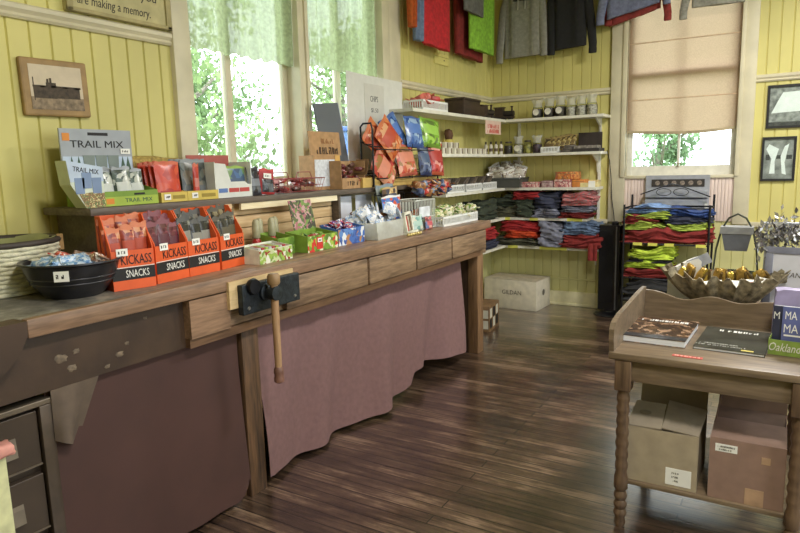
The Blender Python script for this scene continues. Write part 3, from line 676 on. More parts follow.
# dark pouches
BLKP = [printed('black_pouch', [(44, 46, 50), (70, 74, 80), (52, 50, 54), (96, 100, 106)], 20, .25), ink('silverband', (122, 128, 136)), ink('blacktop', (60, 60, 64))]
for k, (y, x, a) in enumerate(((-3.70, .28, 6), (-3.665, .24, -4))):
    pouch('dark_pouch', .1, .145-.02*k, .04, BLKP, 50+k, ('black pouch with silver print right of the white display box', 'second black pouch leaning behind the first')[k], 'pouch', (x, y, 1.272), (R_(-8), 0, Q+R_(a)))
o = pouch('red_pouch', .1, .135, .04, [ink('deepred', (170, 44, 50)), BLKP[0], ink('redfold', (190, 60, 60))], 55, 'red pouch with a white price tag beside the wire basket', 'pouch', (.26, -3.595, 1.272), (R_(-6), R_(5), Q-R_(8)), band=(.05, .55))
price(o, -.01, -.022, .095, .05, .026)
# candy wrapper family
def candy(name, m, loc, s, seed, label, group, elong=1.6):
    mb = MB(); mb.puff((0, 0, 0), (s*elong, s, s*.8), seed, .15, 4, .5)
    for sg in (-1, 1): mb.prism([(sg*s*elong*.42, -.1*s), (sg*s*elong*.85, -.5*s), (sg*s*elong*.85, .5*s), (sg*s*elong*.42, .1*s)], 'z', -.05*s, .05*s)
    o = mb.build(name, m, None, 60, loc, rot=(seed*1.3 % .7, seed*2.1 % .6, seed*2.7 % 6.28)); return tag(o, label, 'candy', group)
def wire_basket(label, loc, w, d, h, m, handles=True):
    t = thing('wire_basket', label, 'basket', loc, Q)
    def rr_(sx, z): return [(-w/2*sx, -d/2*sx, z), (w/2*sx, -d/2*sx, z), (w/2*sx, d/2*sx, z), (-w/2*sx, d/2*sx, z)]
    mb = MB(); mb.tube(rr_(1, h), .0028, 6, True); mb.build('rim', m, t, 60)
    mb = MB(); 
    for k in range(13):
        u = (k/12-.5); mb.tube([(u*w, -d/2, h), (u*w*.86, -d/2*.86, .004), (u*w*.86, d/2*.86, .004), (u*w, d/2, h)], .0013, 5)
    for k in range(6):
        u = (k/5-.5); mb.tube([(-w/2, u*d, h), (-w/2*.86, u*d*.86, .004), (w/2*.86, u*d*.86, .004), (w/2, u*d, h)], .0013, 5)
    mb.tube(rr_(.93, h*.5), .0015, 5, True); mb.tube(rr_(.86, .004), .0018, 5, True); mb.build('wires', m, t, 60)
    if handles:
        for s in (-1, 1): MB().tube([(s*w*.28-w*.2, 0, h), (s*w*.28-w*.15, -.0, h+.035), (s*w*.28+w*.15, 0, h+.035), (s*w*.28+w*.2, 0, h)], .0025, 6).build('handle', m, t, 60)
    return t
wire_basket('low red wire basket of wrapped sweets on the riser', (.21, -3.33, 1.273), .36, .18, .075, mat('red_wire', (150, 70, 66), .4, .3))
CW = [mat('wrap_red', (176, 60, 58), .3), mat('wrap_pink', (206, 150, 150), .3), mat('wrap_maroon', (110, 46, 50), .3), mat('wrap_white', (224, 216, 210), .3), mat('wrap_choc', (96, 64, 54), .3)]
for k in range(34):
    u = rnd.random(); v = rnd.random()
    candy('wrapped_candy', CW[k % 5], (.21+(v-.5)*.12, -3.33+(u-.5)*.29, 1.29+(k//12)*.022+rnd.random()*.006), .026, k, 'small wrapped sweet heaped in the red wire basket', 'sweets in the red wire basket')
# brown display with header
t = thing('display_carton', 'tall brown cardboard display with white front panel and dark lettering', 'carton', (.125, -3.0, 1.273), Q)
mb = MB(); mb.b2(-.13, .13, -.08, .03, 0, .205); mb.build('carton', KRAFT, t)
MB().prism([(-.072, .205), (-.08, .205), (-.068, .345), (-.06, .345)], 'x', -.15, .15).build('header', KRAFT, t)
bx('white_panel', mat('panel_white', (216, 220, 226), .6, var=.1, scale=50), t, -.12, .075, -.0825, -.08, .02, .18); bx('side_strip', ink('amber', (214, 168, 92)), t, .08, .13, -.083, -.08, 0, .205)
marks(t, (-.005, -.0805, .233), .24, .042, ink('brown', (74, 52, 34)), rot=(PI/2-R_(5), 0, 0), seed=4); marks(t, (.03, -.0745, .29), .14, .03, ink('rust', (150, 100, 56)), rot=(PI/2-R_(5), 0, 0), seed=9)
gb = thing('grey_board', 'grey rectangular foam board leaning against the right casement', 'board', (.14, -2.775, 1.272), Q); gb.rotation_euler = (R_(-7), R_(-5), Q)
bx('panel', mat('slate_board', (98, 104, 110), .6, var=.06, scale=3), gb, -.125, .125, -.006, .006, 0, .54, .002); bx('edge', mat('board_edge', (158, 170, 196), .6), gb, .125, .129, -.006, .006, 0, .54)
t = thing('small_carton', 'small open brown carton of dark sweets on the riser', 'carton', (.245, -2.855, 1.273), Q)
mb = tray(MB(), .25, .11, .065, .17)
for s in (-1, 1): mb.b2(s*.125-.002, s*.125+.002, -.05, .055, .03, .17)
mb.build('carton', KRAFT, t); marks(t, (-.01, -.0565, .033), .12, .028, ink('brown', (74, 52, 34)), seed=6)
MB().box((.135, -.02, .13), (.004, .1, .1), (0, R_(18), 0)).build('side_flap', mat('kraft_dark', (128, 98, 66), .8), t)
for k in range(26): candy('dark_candy', CW[(2, 4, 2, 0)[k % 4]], (.215+.06*rnd.random(), -2.955+.2*rnd.random(), 1.3+.12*(k/26)), .03, k, 'dark wrapped sweet inside the small brown carton', 'dark sweets in the small brown carton')
t = thing('long_tray', 'long shallow yellow card tray at the front of the riser under the chip rack', 'tray', (.24, -2.3, 1.273), Q)
tray(MB(), .98, .16, .062, .07).build('carton', mat('mustard_card', (196, 164, 92), .7, var=.08), t)
# poster
t = thing('poster_board', 'tall white poster board standing against the right window and wall', 'board', (.075, -2.245, 1.275), Q)
MB().skin([[(-.37, -.015, 0), (-.1, .01, 0), (.14, .01, 0), (.37, -.005, 0), (.37, -.001, 0), (.14, .014, 0), (-.1, .014, 0), (-.37, -.011, 0)], [(-.355, -.012, .755), (-.1, .012, .755), (.14, .012, .755), (.37, -.005, .75), (.37, -.001, .75), (.14, .016, .755), (-.1, .016, .755), (-.355, -.008, .755)]]).build('board', mat('poster_white', (216, 216, 210), .6, var=.03), t)
pp = bx('paper_sign', mat('paper_cream', (206, 204, 196), .7, var=.02), t, -.12, .13, .0075, .0095, .38, .70)
lettering('CHIPS', pp, (0, .0072, .6), .1, .04, ink('pencil', (96, 96, 96))); lettering('$1.50', pp, (.005, .0072, .52), .09, .035, ink('pencil', (96, 96, 96)))
# chip rack
t = thing('chip_rack', 'black wire rack holding two tiers of snack bags', 'rack', (.24, -2.24, 1.276), Q)
W2 = .44
for s in (-1, 1):
    mb = MB(); mb.tube([(s*W2, -.09, 0), (s*W2, -.09, .36), (s*W2, -.08, .40), (s*W2, -.02, .40), (s*W2, .0, .38), (s*W2, .0, 0)], .0065, 8)
    mb.tube([(s*W2, -.09, .004), (s*W2, .0, .004)], .006, 8); mb.build('side_frame', DKMET, t, 60)
for z in (.05, .235):
    mb = MB()
    for y, dz in ((-.12, 0), (-.07, .02), (-.03, .035), (.0, .05)): mb.tube([(-W2, y, z+dz), (W2, y, z+dz)], .004, 6)
    for x in (-.44, -.22, 0, .22, .44): mb.tube([(x, -.13, z+.04), (x, -.125, z-.005), (x, .0, z+.05)], .003, 6)
    mb.build('wire_shelf', DKMET, t, 60)
def bagm(n, cols, band, top, sc=18): return [printed('bag_'+n, cols, sc, .25), ink(n+'band', band), ink(n+'top', top)]
BO = bagm('orange', [(190, 92, 44), (206, 128, 78), (172, 72, 40), (212, 160, 120)], (178, 70, 44), (196, 110, 66))
BB = bagm('blue', [(62, 96, 160), (92, 126, 182), (50, 78, 138), (150, 176, 206)], (84, 120, 186), (70, 100, 160))
BG = bagm('green', [(128, 176, 58), (156, 200, 84), (104, 150, 50), (96, 120, 60)], (150, 196, 80), (120, 160, 60))
BR = bagm('red', [(168, 42, 46), (190, 70, 66), (140, 34, 40), (214, 150, 140)], (150, 30, 36), (180, 60, 56))
BS = bagm('salmon', [(196, 96, 70), (214, 150, 120), (180, 70, 56), (150, 110, 60)], (206, 130, 104), (190, 100, 80))
BT = bagm('tan', [(178, 130, 80), (150, 100, 62), (206, 176, 130), (120, 80, 56)], (190, 60, 50), (170, 130, 90))
BN = bagm('navy', [(40, 50, 84), (64, 78, 116), (34, 38, 60), (130, 140, 160)], (190, 196, 206), (52, 62, 100))
CH = 'snack bags on the wire rack'
for n, w, h, M_, loc, rot, lab in (
    ('o', .23, .24, BO, (.33, -2.37, 1.50), (R_(-16), R_(-40), Q+R_(8)), 'orange chip bag at the left of the upper rack tier'),
    ('o2', .22, .26, BB, (.29, -2.24, 1.51), (R_(-16), R_(-24), Q), 'dull blue chip bag half hidden behind the orange one, upper tier'),
    ('o3', .22, .25, BO, (.27, -2.42, 1.49), (R_(-16), R_(-46), Q+R_(10)), 'orange chip bag at the back of the upper tier, mostly covered'),
    ('b', .24, .22, BB, (.34, -2.14, 1.53), (R_(-10), R_(2), Q), 'bright blue chip bag in the middle of the upper tier'),
    ('g', .24, .22, BG, (.35, -1.93, 1.53), (R_(-12), R_(8), Q-R_(10)), 'green chip bag at the right end of the upper tier'),
    ('s1', .2, .24, BS, (.34, -2.46, 1.30), (R_(-16), R_(-44), Q+R_(10)), 'salmon chip bag tilted far left on the lower tier'),
    ('s2', .17, .23, BT, (.30, -2.36, 1.32), (R_(-16), R_(-26), Q+R_(8)), 'tan chip bag standing between the salmon bags, lower tier'),
    ('s3', .25, .22, BS, (.36, -2.28, 1.335), (R_(-12), R_(-2), Q), 'broad salmon and red chip bag in the middle of the lower tier'),
    ('s4', .17, .21, BN, (.37, -2.05, 1.33), (R_(-10), R_(3), Q), 'navy chip bag on the lower tier beside the red one'),
    ('s5', .19, .24, BR, (.37, -1.89, 1.33), (R_(-8), R_(5), Q-R_(8)), 'red chip bag at the right end of the lower tier'),
    ):
    pouch('chip_bag', w, h, .07, M_, 3+len(n)*3+ord(n[0]), lab, 'chip bag', loc, rot, CH, (.4, .75))
for k in range(18):
    m_ = (BN, BR, BT, BN, BT)[k % 5]
    candy('nut_packet', m_[0], (.42, -2.26+.05*(k % 9), 1.225+.04*(k//9)), .075, k+3, 'small dark nut packet bunched under the snack rack', 'nut packets under the snack rack', 1.1)

# jerky cartons on the counter
ORG = ink('jerkyorange', (222, 92, 40))
JK = [[printed('jerky_red', [(150, 62, 48), (190, 96, 60), (120, 46, 40), (206, 140, 96)], 26, .25), ink('jredband', (176, 70, 44)), ink('jredtop', (206, 120, 80))],
      [printed('jerky_plum', [(104, 52, 62), (130, 72, 82), (84, 40, 48), (96, 60, 62)], 26, .25), ink('jplumband', (92, 44, 54)), ink('jplumtop', (128, 74, 84))],
      [printed('jerky_black', [(50, 50, 48), (78, 78, 74), (40, 40, 40), (120, 118, 108)], 24, .25), ink('jblackband', (140, 138, 128)), ink('jblacktop', (80, 80, 78))],
      [printed('jerky_gold', [(54, 52, 46), (110, 98, 70), (44, 42, 40), (150, 140, 110)], 24, .25), ink('jgoldband', (92, 86, 66)), ink('jgoldtop', (88, 84, 74))]]
for k, (x, y, w, a, lab) in enumerate(((.555, -4.668, .152, 76, 'leftmost orange jerky carton, with red sticks, beside the black bowl'), (.545, -4.512, .165, 96, 'second orange jerky carton from the left, with plum sticks'),
        (.535, -4.345, .165, 93, 'third orange jerky carton from the left, with black bags and a blue flap'), (.515, -4.175, .165, 100, 'rightmost orange jerky carton, with black and gold bags'))):
    t = thing('jerky_carton', lab, 'carton', (x, y, .991), R_(a), 'orange jerky cartons on the counter')
    mb = MB(); d = .12; w_ = w
    mb.b2(-w/2, w/2, -d/2, d/2, 0, .004); mb.b2(-w/2, w/2, -d/2, -d/2+.004, .004, .14); mb.b2(-w/2, w/2, d/2-.004, d/2, .004, .262)
    for s in (-1, 1):
        a0, b0 = s*w/2, s*(w/2-.004); mb.prism([(-d/2+.004, .004), (d/2-.004, .004), (d/2-.004, .262), (d/2-.05, .262), (-d/2+.004, .15)], 'x', min(a0, b0), max(a0, b0))
    mb.build('carton', ORG, t)
    bx('band_print', BLACK, t, -w/2, w/2, -d/2-.0008, -d/2, .035, .078); bx('band_line', CARDW, t, -w/2, w/2, -d/2-.0010, -d/2, .079, .0815)
    lettering('SNACKS', t, (.012, -d/2-.0015, .057), w*.55, .026, CARDW); lettering('KICKASS', t, (.012, -d/2-.001, .107), w*.72, .034, BLACK)
    price(t, -w*.25, -d/2-.002, .135, .04, .026, '$2.99')
    for i in range(6):
        f = i % 3; r_ = i//3
        pouch('jerky_stick', w*.42, .215+.03*r_+.008*((i*7+k) % 3), .022, JK[k], 60+k*6+i, ('red', 'plum coloured', 'black and silver', 'black and gold')[k]+' jerky bag standing in the '+('leftmost', 'second', 'third', 'rightmost')[k]+' orange carton', 'jerky bag',
              tuple(Matrix.Translation((x, y, .996)) @ Matrix.Rotation(R_(a), 4, 'Z') @ Vector(((f-1)*w*.29, -.028+.045*r_, 0))), (R_(-3), R_((i*5 % 7)-3), R_(a)), 'jerky bags in the '+('leftmost', 'second', 'third', 'rightmost')[k]+' orange carton', (.45, .75))
# bowl of sweets, woven basket
PEW = mat('black_bowl', (44, 44, 48), .35, .3, var=.2)
t = thing('bowl', 'round black metal bowl of wrapped taffy at the left end of the counter', 'bowl', (.50, -4.842, .991))
MB().lathe([(0, 0), (.09, 0), (.095, .006), (.127, .045), (.145, .085), (.151, .112), (.163, .118), (.162, .124), (.146, .12), (.139, .085), (.117, .045), (.084, .012), (0, .01)], 40, caps=(False, False)).build('body', PEW, t, 40)
for z, r in ((.07, .139), (.052, .131)): MB().tube([(r*math.cos(a*PI/20), r*math.sin(a*PI/20), z) for a in range(40)], .0025, 6, True).build('ridge', mat('bowl_ridge', (70, 70, 74), .35, .5), t, 60)
price(t, .121, -.112, .088, .045, .034, '$1.00', rot=(0, 0, R_(44)))
TW = [printed('taffy_blue', [(140, 178, 214), (206, 218, 230), (96, 140, 190)], 60, .3), printed('taffy_red', [(206, 90, 70), (236, 220, 210), (190, 60, 60)], 60, .3), printed('taffy_brown', [(120, 84, 66), (176, 130, 100), (236, 226, 214)], 60, .3)]
for k in range(30):
    a = k*2.4; r_ = .088*math.sqrt((k % 15+.5)/15)
    candy('taffy', TW[(0, 0, 1, 0, 2)[k % 5]], (.50+r_*math.cos(a), -4.842+r_*math.sin(a), .991+(.075 if k < 15 else .104)+.02*rnd.random()), .046, k, 'wrapped taffy piece heaped in the black metal bowl', 'taffy in the black bowl')
bk = thing('woven_basket', 'white woven basket with dark rim at the left edge of the counter', 'basket', (.19, -4.93, .991), Q)
mb = MB()
for k in range(11):
    z = .008+k*.0155; r = .155+.025*k/10
    mb.tube([(r*1.15*math.cos(a*PI/30)+.003*math.cos(a*PI/2+k*PI), (r+.004*math.sin(a*PI/1.0*.5+k*PI))*math.sin(a*PI/30), z) for a in range(60)], .0082, 6, True)
mb.lathe([(.15, 0), (.15, .004)], 30, sx=1.15); mb.build('weave', mat('white_wicker', (220, 216, 188), .7, var=.1, scale=60, bump=.4, bscale=160), bk, 60)
MB().tube([(.181*1.15*math.cos(a*PI/24), .181*math.sin(a*PI/24), .178) for a in range(48)], .011, 8, True).build('rim', mat('rim_brown', (62, 54, 48), .6), bk, 60)
MB().lathe([(.15, .11), (0, .125)], 30, sx=1.15, caps=(False, False)).build('liner_base', mat('olive_liner', (150, 152, 104), .9), bk, 60)
MB().sheet(lambda u, v: ((.172-.03*v)*1.15*math.cos(u*2*PI), (.172-.03*v)*math.sin(u*2*PI), .185-.07*v+.006*math.sin(u*30)), 60, 5, .002).build('liner', mat('olive_liner', (150, 152, 104), .9), bk, 60)
for a in (2.6, -.5): MB().box((.185*1.15*math.cos(a), .185*math.sin(a), .165), (.05, .02, .055), (0, 0, a+PI/2)).build('handle_tab', mat('tan_leather', (168, 134, 88), .7), bk)

# gum boxes, sour boxes and packets along the counter
def carton(label, loc, rz, w, d, h, ms, header=0, name='candy_carton', hm=None):
    t = thing(name, label, 'carton', loc, rz); tray(MB(), w, d, h*.8, h).build('carton', ms[0], t)
    bx('front_print', ms[1], t, -w/2, w/2, -d/2-.001, -d/2, .0, h*.78)
    if header: MB().prism([(d/2-.004, h), (d/2, h), (d/2+header*.22, h+header), (d/2+header*.22-.004, h+header)], 'x', -w*.22, w*.5).build('header', hm or ms[1], t)
    return t
GP = printed('gum_print', [(196, 206, 160), (150, 180, 80), (226, 226, 214), (120, 150, 70), (150, 40, 40)], 34, .35)
carton('white and lime gum carton beside the rightmost orange jerky carton', (.585, -3.975, .991), R_(92), .225, .12, .078, (mat('gum_white', (222, 224, 206), .5), GP))
for k in range(16): 
    o = MB().box((0, 0, 0), (.018, .055, .06), None, .002).build('gum_pack', (mat('gum_grey', (186, 186, 180), .4), mat('gum_red', (168, 44, 50), .4), mat('gum_lime', (160, 190, 70), .4))[k % 3], None, 40, (.60-.06*(k//8), -4.06+.023*(k % 8), 1.03), Q+R_(2))
    tag(o, 'gum pack standing in the white and lime carton', 'gum', 'gum packs in the carton')
for k in range(4):
    t = thing('spray_candy', 'clear topped red candy bottle behind the gum carton', 'candy bottle', (.42-.03*(k % 2), -3.86+.055*k, .991), 0, 'red candy bottles behind the gum carton')
    MB().lathe([(.02, 0), (.022, .004), (.022, .07), (.014, .085)], 14).build('bottle', mat('candy_red', (190, 44, 44), .3), t, 40)
    MB().lathe([(.018, .085), (.02, .09), (.018, .16), (.01, .175), (.0, .178)], 14, caps=(True, False)).build('cap', mat('cap_pale', (168, 164, 132), .3, var=.2), t, 40)
GS = printed('sour_print', [(120, 158, 62), (170, 196, 84), (206, 60, 54), (226, 226, 196), (96, 130, 56)], 24, .35)
HS = printed('sour_header', [(70, 70, 56), (176, 110, 120), (120, 150, 80), (200, 160, 160), (96, 110, 70)], 34, .4)
carton('green sour candy carton with dotted green and pink header card', (.53, -3.575, .991), R_(91), .25, .14, .1, (mat('sour_green', (128, 160, 62), .5), GS), .15, hm=HS)
MB().box((0, 0, 0), (.05, .0015, .06)).build('red_splash', ink('splashred', (204, 50, 46)), bpy.data.objects['candy_carton.001'], loc=(-.03, -.072, .04)); price(bpy.data.objects['candy_carton.001'], -.03, -.0735, .055, .035, .02, '.50')
carton('plain green candy carton left behind the sour candy carton', (.47, -3.78, .991), R_(91), .12, .13, .105, (mat('sour_green', (128, 160, 62), .5), printed('leafgreen', [(110, 146, 56), (140, 172, 70), (92, 124, 50)], 24, .4)))
def fill(n, label, group, box, mlist, count, s, el=1.3):
    for k in range(count):
        candy(n, mlist[k % len(mlist)], (box[0]+(box[1]-box[0])*rnd.random(), box[2]+(box[3]-box[2])*rnd.random(), box[4]+(box[5]-box[4])*k/count), s, k, label, group, el)
fill('sour_candy', 'small green and red candy inside the sour candy carton', 'candies in the sour carton', (.49, .57, -3.7, -3.5, 1.03, 1.07), [GS, CW[0], mat('candy_green', (120, 160, 60), .4)], 16, .032)
BP = printed('blue_print', [(70, 110, 186), (96, 140, 206), (226, 230, 236), (180, 130, 90), (60, 90, 160)], 22, .35)
carton('blue candy carton with picture front right of the green cartons', (.53, -3.31, .991), R_(91), .25, .12, .11, (mat('carton_blue', (74, 112, 184), .5), BP))
fill('striped_candy', 'red white and blue wrapped candy in the blue carton', 'candies in the blue carton', (.48, .56, -3.4, -3.24, 1.06, 1.11), [printed('flag_wrap', [(60, 80, 160), (226, 226, 230), (190, 60, 66)], 50, .3)], 12, .036)
t = thing('clear_bin', 'whitish translucent tub heaped with white and blue packets on the counter', 'tub', (.54, -2.99, .991), R_(93))
mb = MB(); w, d, h = .30, .2, .1
mb.b2(-w/2, w/2, -d/2, d/2, 0, .003); mb.prism([(-w/2, .003), (w/2, .003), (w/2+.015, h), (-w/2-.015, h)], 'y', -d/2, -d/2+.003); mb.prism([(-w/2, .003), (w/2, .003), (w/2+.015, h), (-w/2-.015, h)], 'y', d/2-.003, d/2)
for s in (-1, 1): mb.box((s*(w/2+.006), 0, h/2), (.003, d-.006, h-.006), (0, s*R_(8), 0))
mb.build('walls', cloth_thin('clear_wrap', (236, 236, 226), .4, .45, 40, .04), t)
WB_ = printed('blue_white_pack', [(224, 228, 234), (176, 194, 216), (236, 236, 236), (140, 166, 204), (226, 218, 208)], 70, .3)
for k in range(44):
    o = pouch_mesh(.085, .07, .02, 100+k, nu=6, nv=6).build('candy_packet', [WB_, mat('pack_white', (226, 228, 232), .3), WB_], None, 60, (.46+.16*rnd.random(), -3.13+.3*rnd.random(), 1.0+.13*k/44), rot=(-.9+1.0*rnd.random(), rnd.random()-.5, Q+rnd.random()*1.6-.8))
    tag(o, 'white and blue candy packet heaped in the translucent tub', 'packet', 'packets in the translucent tub')
# middle clutter
t = thing('small_basket', 'small brown basket under the riser behind the translucent tub', 'basket', (.42, -2.87, .991), Q)
MB().lathe([(.08, 0), (.1, .05), (.115, .13), (.108, .13), (.09, .05), (.07, .01)], 24, sx=1.05, caps=(True, True)).build('weave', mat('brown_wicker', (176, 118, 66), .7, var=.3, scale=50, bump=.5, bscale=120), t, 40)
MB().tube([(.115*1.05*math.cos(a*PI/14), .115*math.sin(a*PI/14), .132) for a in range(28)], .008, 6, True).build('rim', mat('basket_rim', (140, 92, 52), .7), t, 60)
for k in range(7): candy('black_packet', BLKP[0], (.42+.05*math.cos(k*2.4), -2.87+.06*math.sin(k*2.4), 1.115+.012*(k % 2)), .05, k, 'black wrapped item lying in the small brown basket', 'items in the small brown basket', 1.2)
for k, (x, y, z, w, h, M_, lab) in enumerate((
    (.40, -2.62, 1.06, .18, .23, bagm('slate', [(110, 128, 140), (80, 96, 112), (150, 160, 160), (150, 170, 90)], (150, 176, 90), (120, 136, 148)), 'slate grey candy bag with green picture, upright below the riser edge'),
    (.45, -2.70, .995, .17, .15, bagm('teal', [(96, 140, 160), (60, 84, 100), (120, 160, 176), (50, 60, 72)], (50, 62, 74), (110, 150, 170)), 'teal and dark candy bag standing behind the framed display'),
    (.46, -2.66, 1.05, .2, .17, bagm('redblue', [(70, 104, 176), (90, 130, 196), (206, 90, 66), (60, 90, 160)], (214, 104, 76), (226, 226, 226)), 'blue candy bag with a big red motif hanging beside the framed display'),
    (.42, -2.62, 1.15, .2, .12, bagm('nutmix', [(186, 150, 100), (96, 76, 64), (214, 190, 140), (70, 70, 84)], (70, 70, 86), (190, 160, 110)), 'tan and dark candy bag above the blue one with red motif'),
    (.62, -2.63, .993, .12, .10, bagm('mint', [(150, 190, 180), (190, 210, 206), (120, 164, 160), (206, 206, 190)], (170, 200, 190), (190, 210, 200)), 'pale mint candy bag at the right foot of the framed display'),
    (.63, -2.50, .993, .10, .08, bagm('pinkmix', [(190, 90, 96), (96, 110, 150), (214, 160, 150), (120, 60, 70)], (190, 80, 90), (200, 120, 120)), 'pink and blue candy bag left of the white wire basket'))):
    pouch('candy_bag', w, h, .04, M_, 140+k, lab, 'candy bag', (x, y, z), (R_(-6), R_((k*37 % 9)-4), Q+R_((k*23 % 15)-7)), 'candy bags at the end of the counter', (.3, .65))
pg = thing('peg_stand', 'wire stand behind the candy bags at the end of the counter', 'rack', (.36, -2.52, .991), Q)
mb = MB(); mb.tube([(-.2, 0, .003), (-.2, 0, .24), (.16, 0, .24), (.16, 0, .003)], .004, 6); mb.tube([(-.2, -.1, .003), (-.2, .06, .003), (.16, .06, .003), (.16, -.1, .003)], .004, 6); mb.build('frame', DKMET, pg, 60)
for x in (-.19, .02, .1): MB().tube([(x, 0, .23), (x, -.09, .235)], .003, 6).build('hook', DKMET, pg, 60)
fd = thing('framed_display', 'white framed box of red and green sticks standing near the counter edge', 'display', (.635, -2.765, .991), R_(98)); fd.rotation_euler = (R_(-8), R_(-3), R_(98))
mb = MB(); w, h = .11, .135
for q in ((-w/2, -w/2+.016, 0, h), (w/2-.016, w/2, 0, h), (-w/2, w/2, 0, .016), (-w/2, w/2, h-.016, h)): mb.b2(q[0], q[1], -.012, .012, q[2], q[3])
mb.build('frame', mat('frame_ivory', (226, 224, 206), .5), fd); bx('backing', mat('display_dark', (72, 60, 56), .6), fd, -w/2+.01, w/2-.01, .0, .006, .01, h-.01)
for k, c in enumerate(((190, 60, 50), (206, 196, 170), (120, 90, 60))): bx('stick', mat('stick%d' % k, c, .4), fd, -.034+.025*k, -.018+.025*k, -.01, 0, .02, h-.025)
MB().b2(-.07, .08, -.03, .03, 0, .012).build('foot', mat('frame_ivory', (226, 224, 206), .5), fd)
for k in range(6):
    o = MB().lathe([(.009, 0), (.011, .004), (.009, .012), (.004, .016)], 10).build('tiny_bell', mat('bell_gold', (206, 186, 120), .35, .5), None, 40, (.695, -2.88+.028*k, .991)); tag(o, 'tiny gold item in the row at the foot of the framed display', 'trinket', 'tiny gold items in a row')
# white wire basket with a card
WW = mat('white_wire', (216, 220, 212), .4, .1)
t = thing('wire_basket', 'tall white wire basket with a blank white card at the counter end', 'basket', (.50, -2.475, .991), Q)
w, d, h = .26, .18, .19; mb = MB()
for k in range(14): mb.tube([(-w/2+k*w/13, -d/2, .0), (-w/2+k*w/13, -d/2, h)], .003, 5); mb.tube([(-w/2+k*w/13, d/2, .0), (-w/2+k*w/13, d/2, h)], .003, 5)
for k in range(1, 8): mb.tube([(w/2, -d/2+k*d/8, 0), (w/2, -d/2+k*d/8, h)], .003, 5); mb.tube([(-w/2, -d/2+k*d/8, 0), (-w/2, -d/2+k*d/8, h)], .003, 5)
mb.build('wires', WW, t, 60)
for z in (.004, .08, h): MB().tube([(-w/2, -d/2, z), (w/2, -d/2, z), (w/2, d/2, z), (-w/2, d/2, z)], .0045, 6, True).build('hoop', WW, t, 60)
bx('card', mat('card_bluewhite', (222, 228, 234), .6), t, -.11, .03, -.107, -.104, .085, .15)
for k in range(8): candy('packet', (BR, BB, BS, BG)[k % 4][0], (.44+.1*(k % 3)/2, -2.56+.16*(k/8), 1.03+.03*(k % 3)), .07, k, 'bright packet inside the tall white wire basket', 'packets in the tall white wire basket', 1.1)
# white plastic trays
def plastic_tray(label, loc, rz, w, d, h, n, group=None, m=None):
    m = m or PLW
    t = thing('plastic_tray', label, 'tray', loc, rz, group)
    mb = MB(); mb.b2(-w/2+.006, w/2-.006, -d/2+.006, d/2-.006, 0, .004); 
    for q in ((-w/2, w/2, -d/2, -d/2+.005), (-w/2, w/2, d/2-.005, d/2), (-w/2, -w/2+.005, -d/2, d/2), (w/2-.005, w/2, -d/2, d/2)): mb.b2(*q, 0, h*.22); mb.b2(*q, h*.8, h)
    mb.build('frame', m, t)
    mb = MB(); k_ = n; 
    for k in range(k_+1):
        x = -w/2+.006+k*(w-.012)/k_; 
        for y in (-d/2+.0025, d/2-.0025): mb.b2(x-.004, x+.004, y-.002, y+.002, h*.2, h*.82)
    kk = max(3, int(n*d/w))
    for k in range(kk+1):
        y = -d/2+.006+k*(d-.012)/kk
        for x in (-w/2+.0025, w/2-.0025): mb.b2(x-.002, x+.002, y-.004, y+.004, h*.2, h*.82)
    mb.build('slats', m, t); return t
plastic_tray('white slotted plastic tray with cream packets at the far end of the counter', (.545, -1.90, .991), Q+R_(0), .27, .2, .066, 14)
plastic_tray('white slotted plastic tray in front of the tall white wire basket on the counter', (.555, -2.18, .991), Q+R_(-2), .27, .18, .066, 14)
fill('cream_packet', 'cream and green packet in the plastic tray at the counter end', 'packets in the counter end tray', (.48, .62, -2.29, -1.79, 1.03, 1.10), [printed('cream_pack', [(226, 222, 196), (206, 200, 150), (236, 234, 220), (110, 150, 70)], 30, .4)], 34, .055)
# ------------------------------------------------------------------ corner shelves
SHW = mat('shelf_white', (224, 222, 208), .5, var=.05); TAPE = mat('yellow_tape', (214, 212, 96), .6, var=.05)
def corner_shelf(z, yl, xb, label, dl=.27, db=.28, tapes=()):
    o = MB().prism([(.024, yl), (dl, yl), (dl, -db), (xb, -db), (xb, -.024), (.024, -.024)], 'z', z-.024, z).build('corner_shelf', SHW, None)
    tag(o, label, 'shelf', 'white shelves in the corner')
    br = MB()
    br.prism([(-.026, z-.19), (-.026, z-.024), (-.24, z-.024), (-.05, z-.1)], 'x', xb-.09, xb-.075).build('bracket', SHW, o)
    for a, b in tapes: bx('price_strip', TAPE, o, a, b, -db-.002, -db, z-.026, z+.002)
    return o
corner_shelf(1.815, -2.05, 1.19, 'topmost white corner shelf, with jars at its right')
corner_shelf(1.49, -1.70, 1.17, 'second white corner shelf from the top')
corner_shelf(1.17, -1.55, 1.14, 'third white corner shelf, with the white trays and grey bin')
corner_shelf(.884, -1.45, 1.06, 'fourth white corner shelf, carrying the upper row of folded clothes', tapes=((.2, .32), (.52, .6), (.88, 1.02)))
corner_shelf(.61, -1.45, 1.17, 'lowest white corner shelf, carrying red and blue folded clothes', tapes=((.3, .4), (.62, .88)))
for nm, q, lab in (('shelf_upright', (1.085, 1.11, -.024, 0, .60, 1.79), 'white metal shelf upright on the back wall at the shelf ends'), ('shelf_upright', (.3, .325, -.024, 0, .55, 1.79), 'white metal shelf upright on the back wall near the corner'),):
    tag(MB().b2(*q, .002).build(nm, SHW, None), lab, 'upright')
